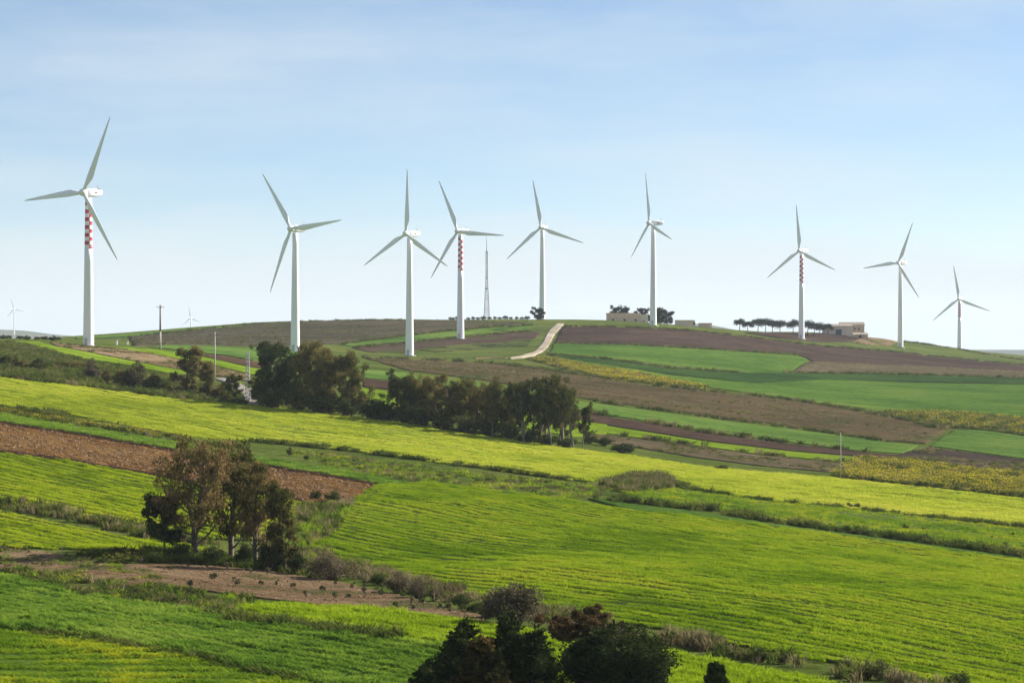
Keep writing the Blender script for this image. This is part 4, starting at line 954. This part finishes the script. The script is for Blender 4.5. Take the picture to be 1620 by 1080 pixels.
# rows of young trees on the dirt strip
sap = []
for k in range(3):
    rg = random.Random(170 + k); mb = MB(); mb.tube([(0, 0, -0.1), (rg.gauss(0, .03), 0, 0.35), (rg.gauss(0, .05), 0, 0.6)], [0.03, 0.022, 0.012], 5); cen = []; rd = []
    for j in range(6):
        c = Vector((rg.gauss(0, 0.13), rg.gauss(0, 0.13), rg.uniform(0.4, 0.85))); mb.tube([(0, 0, 0.35), tuple(c)], [0.012, 0.006], 4); cen.append(c); rd.append(rg.uniform(0.12, 0.2))
    sap.append((mb.mesh('stem', [M_bark], True), leaves('foliage', cen, rd, 34, 0.13, L_grey if k == 1 else L_shrub, k, 0.0)))
for k, (u, v) in enumerate(((268,906),(298,901),(328,902),(339,922),(360,905),(396,911),(412,929),(423,913),(438,929),(465,934),(484,947),(489,919),(509,939),(530,930),(558,934),(552,950),(578,946),(600,948),(625,966),(650,960),(670,960),(697,966),(712,974),(716,956),(603,934),(575,930),(640,948),(735,972),(303,940),(372,930),(528,950),(690,954),(455,915),(655,968))):
    p = spot(u, v); s = random.uniform(0.75, 1.15) * (1.5 if u in (303, 339) else 1)
    place('sapling', sap[k % 3], BP, p, 'thin young sapling planted in rows on the bare tan strip', 'sapling', 'saplings on the bare strip', k, (s, s, s * 1.05))

# the tall trees at the end of the track and the long row
row_kinds = [make_tree(200 + k, 12.5, 3.3, L_row, M_barkp if k % 2 else M_bark, limbs=18, per=70, size=0.40, clump=0.085, first=0.20, up=0.75, hang=0.5, width=8.6) for k in range(5)]
slim_kinds = [make_tree(210 + k, 12.0, 2.4, L_row, M_barkp, limbs=14, per=55, size=0.38, clump=0.075, first=0.32, up=0.85, hang=0.5, width=6.8) for k in range(3)]
big_kinds = [make_tree(220 + k, 14.0, 4.4, L_dark if k == 0 else L_row, M_bark, limbs=26, per=95, size=0.44, clump=0.095, first=0.08, up=0.6, hang=0.4, skirt=8, width=10.5) for k in range(3)]
def tree_at(kinds, base, k, u, v, top, w, lab, group=None, back=4.0, ref=None, name='tall_tree'):
    p = spot(u, v); p.y += back; p.x *= p.y / (p.y - back); p.z = gz(p.x, p.y) - 0.1
    H = CZ - (top - 545) * p.y / F - p.z; W = w * p.y / F
    place(name, kinds[k % len(kinds)], TP, p, lab, 'tree', group, k * 1.3, (W / base[1], W / base[1], H / base[0]))
for k, (u, v, top, w, lab) in enumerate(((440, 648, 537, 78, 'broad dense dark tree with rounded crown beside the farm track'), (508, 656, 536, 84, 'tall wide dark tree with brownish crown next to the round dark one'), (557, 661, 552, 70, 'ragged dark tree at the gap before the long row'),
                          (470, 652, 560, 60, 'shorter dark tree filling the gap between the two widest trees'), (412, 643, 590, 40, 'low dark tree hugging the flank of the tree by the farm track'))):
    tree_at(big_kinds, (14.0, 10.5), k, u, v, top, w, lab, back=6 if k != 3 else 12)
GR = 'trees of the long row'
for k, (u, v, top, w) in enumerate(((624, 670, 582, 58), (650, 673, 585, 54), (674, 677, 590, 54), (699, 681, 588, 56), (726, 685, 595, 54), (752, 689, 597, 54), (778, 692, 591, 58), (803, 696, 598, 56))):
    tree_at(row_kinds, (12.5, 8.6), k, u, v, top, w, 'dark slender tree in the dense stretch of the long row above the pale barley', GR, 3 + 3 * (k % 3))
for k, (u, v, top, w) in enumerate(((829, 700, 594, 58), (852, 703, 590, 60), (872, 706, 596, 54), (890, 708, 600, 50), (907, 710, 612, 42), (921, 712, 634, 32))):
    tree_at(slim_kinds, (12.0, 6.8), k, u, v, top, w, 'slim tree with bare pale trunk at the open end of the long row', GR, 2 + 3 * (k % 2))
for k, (u, v, top, w) in enumerate(((640, 672, 612, 44), (690, 679, 612, 44), (740, 687, 615, 44), (790, 694, 614, 44), (664, 675, 600, 46), (714, 683, 602, 46), (766, 690, 604, 46), (815, 698, 604, 48), (842, 702, 606, 48), (862, 704, 608, 46), (884, 707, 612, 44), (900, 709, 622, 38))):
    tree_at(row_kinds, (12.5, 8.6), k + 2, u, v, top, w, 'shorter dark tree standing behind the front trees of the long row', GR, 11 + (k % 2) * 4)
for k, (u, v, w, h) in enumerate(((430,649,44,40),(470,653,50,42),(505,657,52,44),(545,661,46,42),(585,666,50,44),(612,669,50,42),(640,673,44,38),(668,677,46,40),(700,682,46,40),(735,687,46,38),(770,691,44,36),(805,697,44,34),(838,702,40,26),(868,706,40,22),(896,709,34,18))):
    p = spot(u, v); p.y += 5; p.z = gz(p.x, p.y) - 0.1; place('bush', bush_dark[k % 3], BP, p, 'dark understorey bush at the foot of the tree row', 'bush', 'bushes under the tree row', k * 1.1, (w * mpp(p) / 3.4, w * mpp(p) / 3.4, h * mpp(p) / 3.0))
bush_bright = make_bush(165, 3.0, 2.2, L_bright, per=80, n=14, size=0.30)  # leaves lighter and yellower than the dark bushes
for u, v, w, h, lab in ((592, 664, 30, 20, 'yellow green bush in the gap of the tree row'), (407, 634, 26, 26, 'yellow green bush beside the farm track')):
    p = spot(u, v); p.z -= 0.1; place('bush', bush_bright, BP, p, lab, 'bush', None, 0.4, (w * mpp(p) / 3, w * mpp(p) / 3, h * mpp(p) / 2.2))

# shrubs and small trees on the scrub bank
bank = [make_bush(180 + k, 4.0, 4.0, L_grey if k == 3 else L_row, per=110, n=20, size=0.36, ragged=0.5) for k in range(4)]
for k, (u, v, w, h) in enumerate(((8,580,26,24),(31,586,26,30),(62,588,32,28),(120,585,40,20),(146,602,30,38),(170,609,20,34),(189,612,24,36),(213,614,44,46),(240,618,34,34),(262,622,20,26),(345,630,26,28),(357,634,20,22),(95,582,30,14),(20,600,30,12),(276,610,14,30))):
    p = spot(u, v); p.z -= 0.1
    place('bush', bank[3] if k in (4, 7) else bank[k % 3], BP, p, 'grey green bush with reddish tips on the scrub bank' if k in (4, 7) else 'dark olive bush on the scrub bank above the pale barley', 'bush', 'bushes on the scrub bank', k * 0.9, (w * mpp(p) / 4, w * mpp(p) / 4, h * mpp(p) / 4))
bt = [make_tree(230 + k, 9.0, 1.7, L_row, M_bark, limbs=14, per=80, size=0.38, clump=0.10, first=0.08, up=0.5, hang=0.2, width=4.4) for k in range(2)]
for k, (u, v, top, w, lab) in enumerate(((298, 622, 544, 46, 'tallest narrow dark tree on the scrub bank with a tufted top'), (325, 627, 570, 34, 'narrow dark tree beside the utility pole on the scrub bank'), (368, 634, 590, 26, 'small pointed dark tree next to the farm track'))):
    tree_at(bt, (9.0, 4.4), k, u, v, top, w, lab, None, 1.0, name='small_tree')

# the dark conifers at the bottom of the view and the bushes behind them
def con_at(u, top, w, D, seed, leaf, lab, name='conifer', **kw):
    x = (u - 810) / F * D; zg = gz(x, D); H = CZ - (top - 545) * D / F - zg
    place(name, make_conifer(seed, H, w * D / F, leaf, **kw), TP, (x, D, zg), lab, 'tree')
con_at(742, 974, 112, 136, 301, L_con, 'dark ragged conifer with a browned shoulder, left of a taller pointed one', tips=2, per=30)
con_at(762, 1002, 70, 134, 302, L_conbrown, 'small browned conifer leaning against the dark ragged one')
con_at(824, 958, 104, 137, 303, L_con, 'tall dark conifer with ragged side sprays next to the browned one', tips=3, per=32)
con_at(990, 978, 180, 139, 304, L_con, 'widest dark conifer with several rounded tops in front of the brown bush', tips=6, per=36, ragged=0.2)
con_at(1133, 1046, 32, 133, 305, L_con, 'tiny dark cypress standing alone on the lime green crop', tips=1, per=26, ragged=0.1)
con_at(672, 1052, 60, 133, 306, L_con, 'low dark conifer just topping the bean crop beside the ragged one', tips=2)
p = spot(812, 990); place('bush', make_bush(310, 4.7, 3.7, L_grey, per=190, n=34, size=0.24, ragged=0.15), BP, p, 'big rounded grey brown bush behind the dark conifers', 'bush')
p = spot(770, 978); place('bush', make_bush(312, 1.6, 1.4, L_shrub, per=90, n=12, size=0.2), BP, p, 'small green bush leaning on the big grey brown bush', 'bush')
D = 150; x = (932 - 810) / F * D; place('brown_tree', make_tree(311, CZ - (956 - 545) * D / F - gz(x, D), 1.9, L_brown, M_barkp, limbs=16, per=150, size=0.22, clump=0.10, first=0.62, up=0.45, hang=0.1, width=4.6), TP, (x, D, gz(x, D)), 'spreading reddish brown tree between the dark conifers', 'tree')
for k, (u, v, w, h, lab) in enumerate(((880, 978, 34, 24, 'green bush at the wheat edge past the big grey brown bush'), (1110, 1026, 36, 26, 'pale twiggy bush at the wheat edge beside the widest conifer'), (1205, 1046, 30, 24, 'dark bush in the dry grass below the wheat slope'), (1240, 1050, 20, 22, 'upright dark bush in the dry grass below the wheat slope'), (1336, 1066, 30, 26, 'pair forming dark bush, smaller one, in the far dry grass edge'), (1390, 1075, 52, 34, 'largest dark bush in the dry grass below the wheat slope'), (1425, 1084, 26, 22, 'reddish bush next to the largest one in the dry grass'), (1515, 1092, 40, 34, 'last dark bush along the dry grass edge'))):
    p = spot(u, v); src = bush_grey[k % 3] if k in (1, 6) else bush_green[k % 3]; b = (4.0, 2.6) if k in (1, 6) else (2.4, 1.7)
    place('bush', src, BP, p, lab, 'bush', None, k, (w * mpp(p) / b[0], w * mpp(p) / b[0], h * mpp(p) / b[1]))

# bushes of the dark hedge line
hl = [(1000,796),(1110,807),(1200,823),(1300,837),(1400,851),(1500,865),(1620,882)]
rg = random.Random(5)
for k in range(34):
    u = 1002 + k * 18.6 + rg.uniform(-7, 7)
    if 1035 < u < 1100: continue
    v = np.interp(u, [a for a, b in hl], [b for a, b in hl]) + rg.uniform(-2, 2); p = spot(u, v); w = rg.uniform(14, 26); h = rg.uniform(7, 13) * (1.5 if k == 18 else 1)
    place('bush', bush_dark[k % 3], BP, p, 'low dark green bush in the hedge line above the wheat slope', 'bush', 'bushes of the hedge line', k, (w * mpp(p) / 3.4, w * mpp(p) / 3.4, h * mpp(p) / 3.0))
for k, (u, v) in enumerate(((1345, 803), (1356, 804), (1432, 838), (1568, 853), (1590, 864), (1602, 850), (1462, 840), (1492, 855))):
    p = spot(u, v); s = mpp(p); w = rg.uniform(6, 12)
    place('bush', bush_green[k % 3], BP, p, 'small lone bush dotted on the rough grass strip above the hedge line', 'bush', 'lone bushes on the rough grass strip', k, (w * s / 2.4, w * s / 2.4, w * 0.9 * s / 1.7))

# trees and bushes on the skyline
sky_bush = [make_bush(190 + k, 3.0, 2.2, L_dark, per=40, n=10, size=0.5) for k in range(3)]
def sky_at(u, v, D):
    x = (u - 810) / F * D; return Vector((x, D, gz(x, D) - 0.15))
for k, (u, w, h) in enumerate(((4,16,8),(14,14,7),(31,14,7),(43,16,8),(58,12,6),(70,16,7),(84,20,9),(92,12,7))):
    p = sky_at(u, 0, 812 + 6 * (k % 3)); place('bush', sky_bush[k % 3], BP, p, 'dark round bush along the crest of the knoll behind the scrub bank', 'bush', 'bushes on the knoll crest', k, (w * mpp(p) / 3, w * mpp(p) / 3, h * mpp(p) / 2.2))
for k, u in enumerate((712, 717, 724, 741, 748, 756, 764, 775, 783, 791, 799, 808, 817, 826, 834)):
    p = sky_at(u, 0, 1300 + 8 * (k % 3)); w = (7, 9, 11, 8)[k % 4]; h = (6, 5, 7, 5)[k % 4]
    place('bush', sky_bush[k % 3], BP, p, 'small dark bush on the skyline around the lattice mast', 'bush', 'bushes around the lattice mast', k, (w * mpp(p) / 3, w * mpp(p) / 3, h * mpp(p) / 2.2))
p = sky_at(851, 0, 1262); place('round_tree', make_tree(240, 7.2, 2.6, L_pine, M_bark, limbs=10, per=60, size=0.6, clump=0.17, first=0.15, up=0.5, hang=0.0, skirt=5, width=7.5), TP, p, 'round dark tree at the foot of the turbine by the chalk track', 'tree')
for k, (u, w, h, D, lab) in enumerate(((974, 22, 26, 1300, 'left dark round tree behind the long pink building'), (990, 20, 27, 1304, 'right dark round tree behind the long pink building'), (1014, 24, 24, 1300, 'low dark tree behind the lighter end of the long building'), (1047, 18, 27, 1290, 'tall dark tree next to the turbine by the long building'), (1058, 20, 24, 1286, 'dark tree group end beside the small second building'), (1039, 14, 26, 1295, 'dark tree partly behind the turbine tower by the long building'), (1030, 12, 14, 1280, 'small dark tree at the end wall of the long building'))):
    p = sky_at(u, 0, D); H = h * mpp(p); W = w * mpp(p)
    place('dark_tree', make_tree(250 + k, H, W * 0.40, L_pine, M_bark, limbs=10, per=60, size=0.55, clump=0.16, first=0.12, up=0.5, hang=0.0, skirt=6, width=W), TP, p, lab, 'tree')
def make_umbrella_pine(seed, H, W):
    rg = random.Random(seed); mb = MB(); cen = []; rd = []
    top = Vector((rg.gauss(0, 0.3), 0, H * 0.62)); mb.tube([(0, 0, -0.5), (top.x * 0.6, 0, H * 0.35), tuple(top)], [0.26, 0.2, 0.15], 6)
    for k in range(15):
        az = k * 2.4; q = math.sqrt((k + 0.5) / 15) * 0.46 * W
        c = Vector((math.cos(az) * q, math.sin(az) * q, H * (0.74 - 0.16 * (q / (0.5 * W)) ** 2 + rg.uniform(-0.16, 0.06)))); mb.tube([tuple(top), tuple(c)], [0.11, 0.03], 4); cen.append(c); rd.append(H * 0.21 * rg.uniform(0.9, 1.25))
    return mb.mesh('trunk', [M_bark], True), leaves('crown', cen, rd, 150, 0.6, L_pine, seed, 0.0, flat=1.0)
for k, (u, w, topv, D) in enumerate(((1170,17,501,1395),(1183,18,506,1390),(1199,20,501,1405),(1211,24,500,1400),(1222,15,503,1410),(1234,19,503,1400),(1255,20,501,1405),(1277,22,501,1400),(1288,18,505,1410),(1297,14,507,1405),(1310,14,510,1440))):
    x = (u - 810) / F * D; z = gz(x, D) - 0.1; H = CZ - (topv - 545) * D / F - z
    place('umbrella_pine', make_umbrella_pine(270 + k, H, 1.0 * w * D / F), TP, (x, D, z), 'umbrella pine in the row beside the ruined farmhouse', 'tree', 'umbrella pines by the farmhouse')

# ------------------------------------------------------------------ farm buildings on the hilltop
M_pink = solid_mat('pink_render', (0.72, 0.50, 0.38), 0.9, 0.12, 0.6)
M_cream = solid_mat('cream_render', (0.66, 0.54, 0.43), 0.9, 0.12, 0.6)
M_stone = solid_mat('old_stone', (0.46, 0.38, 0.30), 0.95, 0.35, 0.9, bump=0.1)
M_roof = solid_mat('roof_tile', (0.21, 0.17, 0.135), 0.9, 0.25, 1.2)
M_blue = solid_mat('blue_door', (0.035, 0.055, 0.095), 0.5, 0.15, 1.0)
M_hole = solid_mat('window_dark', (0.03, 0.028, 0.026), 0.7, 0.2, 1.0)

def wall_with_holes(x0, x1, z0, z1, holes, th=0.4):
    """front wall slab (towards -Y at y=0) with real openings; holes = (xa, xb, za, zb)"""
    mb = MB(); xs_ = sorted({x0, x1, *[h[0] for h in holes], *[h[1] for h in holes]}); zs_ = sorted({z0, z1, *[h[2] for h in holes], *[h[3] for h in holes]})
    for a, b in zip(xs_[:-1], xs_[1:]):
        run = None
        for c, d in zip(zs_[:-1], zs_[1:]):
            mx, mz = (a + b) / 2, (c + d) / 2
            if any(h[0] < mx < h[1] and h[2] < mz < h[3] for h in holes):
                if run: mb.box(((a + b) / 2, th / 2, (run[0] + run[1]) / 2), (b - a, th, run[1] - run[0])); run = None
            else: run = (run[0], d) if run else (c, d)
        if run: mb.box(((a + b) / 2, th / 2, (run[0] + run[1]) / 2), (b - a, th, run[1] - run[0]))
    return mb

def building(name, u, D, w, h, dep, mat, label, holes=(), door=None, roof='flat', rz=0.0, sink=1.2, dz=0.0):
    x = (u - 810) / F * D; z = gz(x, D) + dz
    root = bpy.data.objects.new(name, None); C.objects.link(root); root.location = (x, D, z); root.rotation_euler = (0, 0, rz); tag(root, label, 'building')
    hs = [(a, a + b, c, c + d) for a, b, c, d in holes] + ([(door[0], door[0] + door[1], -sink, door[2])] if door else [])
    mb = wall_with_holes(-w / 2, w / 2, -sink, h, hs); link('wall', mb.mesh('wall', [mat]), root)
    for bx in (((-w / 2 + 0.2), dep / 2 + 0.2, 0.4, dep - 0.4), ((w / 2 - 0.2), dep / 2 + 0.2, 0.4, dep - 0.4)):
        mb = MB(); mb.box((bx[0], bx[1] - 0.0, (h - sink) / 2), (bx[2], bx[3], h + sink)); link('wall', mb.mesh('wall', [mat]), root)
    mb = MB(); mb.box((0, dep + 0.2, (h - sink) / 2), (w, 0.4, h + sink)); link('wall', mb.mesh('wall', [mat]), root)
    for a, b, c, d in holes:
        mb = MB(); mb.box((a + b / 2, 0.3, c + d / 2), (b, 0.06, d)); wo = link('window', mb.mesh('window', [M_hole]), root)
        mb = MB(); mb.box((a + b / 2, -0.06, c - 0.06), (b + 0.3, 0.2, 0.12)); link('sill', mb.mesh('sill', [M_conc]), wo)
    if door:
        mb = MB(); mb.box((door[0] + door[1] / 2, 0.3, (door[2] - sink) / 2), (door[1], 0.08, door[2] + sink)); link('door', mb.mesh('door', [M_blue]), root)
    mb = MB()
    if roof == 'flat':
        mb.box((0, dep / 2 + 0.2, h + 0.12), (w + 0.5, dep + 0.9, 0.24)); mb.box((0, -0.1, h + 0.36), (w + 0.4, 0.25, 0.3)); mt = M_conc if False else mat
    elif roof == 'mono':
        e = 0.35; y0, y1 = -e, dep + 0.4 + e
        v = [(-w / 2 - e, y0, h), (w / 2 + e, y0, h), (w / 2 + e, y1, h + 1.3), (-w / 2 - e, y1, h + 1.3)]; v += [(a, b, c + 0.22) for a, b, c in v]
        mb.add(v, [(3, 2, 1, 0), (4, 5, 6, 7), (0, 1, 5, 4), (1, 2, 6, 5), (2, 3, 7, 6), (3, 0, 4, 7)]); mt = M_roof
    else:
        e = 0.35; ym = dep / 2 + 0.2; rh = roof[1]
        for y0, y1 in ((-e, ym), (dep + 0.4 + e, ym)):
            v = [(-w / 2 - e, y0, h - 0.05), (w / 2 + e, y0, h - 0.05), (w / 2 + e, y1, h + rh), (-w / 2 - e, y1, h + rh)]; v += [(a, b, c + 0.2) for a, b, c in v]
            mb.add(v, [(3, 2, 1, 0), (4, 5, 6, 7), (0, 1, 5, 4), (1, 2, 6, 5), (2, 3, 7, 6), (3, 0, 4, 7)])
        for xx in (-w / 2 + 0.2, w / 2 - 0.2):
            g = MB(); v = [(xx - 0.2, 0, h), (xx - 0.2, dep + 0.4, h), (xx - 0.2, ym, h + rh)]; v += [(a + 0.4, b, c) for a, b, c in v]
            g.add(v, [(0, 1, 2), (5, 4, 3), (0, 3, 4, 1), (1, 4, 5, 2), (2, 5, 3, 0)]); link('gable', g.mesh('gable', [mat]), root)
        mt = M_roof
    link('roof', mb.mesh('roof', [mt]), root)
    return root

s = 1262 / F
building('long_building', 986.5, 1262, 53 * s, 14 * s, 7, M_pink, 'long low pink rendered building with three dark openings on the hilltop',
         [(-18.2 * s, 3.4 * s, 3 * s, 3 * s), (0 * s, 3.4 * s, 3 * s, 3 * s), (17.4 * s, 3.4 * s, 3 * s, 3 * s)], dz=-0.9)
building('end_building', 1019.2, 1261.5, 12 * s, 13.6 * s, 7.5, M_cream, 'pale cream end block touching the long pink building', [(-1.5 * s, 1.6 * s, 3 * s, 2.6 * s)], dz=-0.9)
building('shed', 1083, 1285, 31 * s, 8.5 * s, 6, M_cream, 'small plain cream shed beside the dark hilltop trees', [(4.5, 1.2, 0.8, 1.2)], rz=-0.08)
building('shed', 1116, 1330, 21 * s, 5.5 * s, 5, M_pink, 'tiny low pink shed in front of the far blue hill', [])
s = 1450 / F
building('barn', 1326.5, 1440, 45 * s, 14 * s, 9, M_cream, 'cream barn with a wide dark blue door beside the pines', [], door=(-4.5 * s, 9.5 * s, 9.5 * s), roof='mono')
building('farmhouse', 1349, 1452, 37 * s, 17.5 * s, 9, M_stone, 'old ruined stone farmhouse with patched roof rising behind the barn', [(8 * s, 3 * s, 9 * s, 3 * s), (13 * s, 2.6 * s, 4 * s, 3 * s), (2 * s, 2.6 * s, 10 * s, 3 * s)], roof=('gable', 1.6))
building('lean_to', 1362, 1442, 22 * s, 6 * s, 6, M_stone, 'low stone lean-to with tiled roof in front of the ruined farmhouse', [(-3 * s, 4 * s, 0.6, 1.6)], roof='mono')

# ------------------------------------------------------------------ mast and poles
M_steel = solid_mat('galvanised_steel', (0.30, 0.30, 0.33), 0.5, 0.15, 1.0, metallic=0.3)
M_mred = solid_mat('faded_red_steel', (0.26, 0.12, 0.13), 0.6, 0.2, 1.0)
def lattice(base, H, w0, w1, bays, r, label, name, cat, whip=0.0, knee=None, two_tone=True):
    root = bpy.data.objects.new(name, None); C.objects.link(root); root.location = base; tag(root, label, cat)
    def hw(t): return (w0 + (w1 - w0) * min(1, t / (knee or 1))) / 2
    cs = ((-1, -1), (1, -1), (1, 1), (-1, 1))
    for sx, sy in cs:
        mb = MB(); pts = [(sx * hw(t), sy * hw(t), H * t - (0.6 if t == 0 else 0)) for t in (0, knee or 1, 1)] if knee else [(sx * hw(0), sy * hw(0), -0.6), (sx * hw(1), sy * hw(1), H)]
        mb.tube(pts, [r] * len(pts), 5); link('leg', mb.mesh('leg', [M_steel]), root)
    z = [1 - (1 - i / bays) for i in range(bays + 1)]
    for i in range(bays):
        mb = MB(); t0, t1 = z[i], z[i + 1]; a, b = hw(t0), hw(t1)
        for k in range(4):
            (ax, ay), (bx, by) = cs[k], cs[(k + 1) % 4]
            mb.tube([(ax * a, ay * a, H * t0), (bx * b, by * b, H * t1)], [r * .6] * 2, 4); mb.tube([(bx * a, by * a, H * t0), (ax * b, ay * b, H * t1)], [r * .6] * 2, 4)
            mb.tube([(ax * b, ay * b, H * t1), (bx * b, by * b, H * t1)], [r * .6] * 2, 4)
        link('bracing', mb.mesh('bracing', [M_mred if two_tone and (i // 2) % 2 else M_steel]), root)
    if whip:
        mb = MB(); mb.tube([(0, 0, H - 0.5), (0, 0, H + whip * 0.5), (0, 0, H + whip)], [0.22, 0.14, 0.05], 6); mb.box((0, 0, H), (w1 * 1.3, w1 * 1.3, 0.15)); link('antenna', mb.mesh('antenna', [M_steel]), root)
        for zz in (H * 0.62, H * 0.45):
            mb = MB(); mb.tube([(0, -hw(zz / H) - 0.1, zz), (0, -hw(zz / H) - 0.6, zz)], [0.15, 0.7], 10); link('dish', mb.mesh('dish', [M_white]), root)
    return root
p = sky_at(770, 0, 1325); lattice((p.x, p.y, p.z), CZ - (398 - 545) * p.y / F - p.z, 3.2, 0.95, 22, 0.14, 'tall tapering lattice mast with whip antenna standing on the skyline', 'lattice_mast', 'mast', whip=9.5, knee=0.62)
p = spot(392, 637); lattice(tuple(p), (637 - 556) * mpp(p), 0.95, 0.5, 12, 0.045, 'short grey lattice pylon beside the farm track and the dark trees', 'lattice_pylon', 'pylon', two_tone=False)

M_pole = solid_mat('pole_concrete', (0.42, 0.39, 0.36), 0.85, 0.15, 2.0)
M_poled = solid_mat('pole_weathered', (0.17, 0.115, 0.09), 0.85, 0.2, 2.0)
def pole(p, H, r, label, arms=1, dark_top=0.0):
    root = bpy.data.objects.new('utility_pole', None); C.objects.link(root); root.location = p; tag(root, label, 'pole')
    split = H * (1 - dark_top)
    mb = MB(); mb.tube([(0, 0, -0.8), (0, 0, split)], [r, r * (1 - 0.35 * split / H)], 8); link('post', mb.mesh('post', [M_pole], True), root)
    if dark_top:
        mb = MB(); mb.tube([(0, 0, split), (0, 0, H)], [r * (1 - 0.35 * split / H), r * 0.65], 8); link('post_top', mb.mesh('post_top', [M_poled], True), root)
    for k in range(arms):
        mb = MB(); mb.box((0, 0, H - 0.75 - 0.9 * k), (2.2, 0.14, 0.14)); ar = link('crossarm', mb.mesh('crossarm', [M_poled]), root)
        for xx in (-1.0, 0.0 if k else 0.35, 1.0):
            mb = MB(); mb.tube([(xx, 0, H - 0.68 - 0.9 * k), (xx, 0, H - 0.45 - 0.9 * k), (xx, 0, H - 0.3 - 0.9 * k)], [0.05, 0.09, 0.06], 6); link('insulator', mb.mesh('insulator', [M_dark]), ar)
    return root
p = spot(253.5, 552.5); pole(p, (552 - 482) * mpp(p), 0.34, 'tall utility pole with brown top and crossarm on the knoll near the red checkered turbine', 1, 0.6)
p = spot(340, 603); pole(p, (603 - 525) * mpp(p), 0.17, 'pale utility pole rising from the scrub bank beside the narrow dark tree')
p = spot(1330, 757); pole(p, (757 - 684) * mpp(p), 0.10, 'thin pale pole without crossarm at the corner of the yellow weed patch', 0)
for u, v, h, w, lab in ((184.5, 545.5, 7, 4, 'larger white marker post with cap near the turbine on the knoll'), (201.5, 545, 5, 3, 'smaller white marker post near the turbine on the knoll')):
    p = spot(u, v); root = bpy.data.objects.new('marker_post', None); C.objects.link(root); root.location = p; tag(root, lab, 'post')
    mb = MB(); mb.box((0, 0, h * mpp(p) / 2 - 0.2), (w * mpp(p) * 0.7, 0.5, h * mpp(p) + 0.4)); link('post', mb.mesh('post', [M_white]), root)
    mb = MB(); mb.box((0, 0, h * mpp(p) + 0.08), (w * mpp(p) * 0.95, 0.7, 0.18)); link('cap', mb.mesh('cap', [M_conc]), root)
for u, v, h, lean, lab in ((96, 878, 16, 0.25, 'thin pale leaning stake in the weeds beside the dark flat bush'), (193, 883, 7, 1.0, 'short pale stake lying over in the weeds above the dirt'), (160, 924, 10, 0.15, 'short upright pale stake in the weeds above the bean crop'), (195, 934, 8, 0.1, 'stubby white stake in the rough weeds below the dirt')):
    p = spot(u, v); L = h * mpp(p); mb = MB(); mb.tube([(0, 0, -0.2), (math.sin(lean) * L * 0.5, 0, math.cos(lean) * L * 0.5 + 0.02), (math.sin(lean) * L, 0.03, math.cos(lean) * L)], [0.035, 0.032, 0.025], 6)
    o = link('stake', mb.mesh('stake', [M_conc])); o.location = p; tag(o, lab, 'stake')

# ------------------------------------------------------------------ haze: the air between the near fields and the far hills
t = NT('haze_air'); pv = t.n('ShaderNodeVolumePrincipled'); pv.inputs['Color'].default_value = (0.80, 0.90, 1.0, 1); pv.inputs['Density'].default_value = 0.000045; pv.inputs['Anisotropy'].default_value = 0.2
t.l(pv.outputs[0], t.out.inputs['Volume'])
mb = MB(); z0, z1 = CZ - 105, CZ + 175; mb.box((0, 4000, (z0 + z1) / 2), (22600, 14400, z1 - z0))
tag(link('haze', mb.mesh('haze', [t.mat])), 'pale summer haze lying over the whole country', 'haze', kind='stuff')
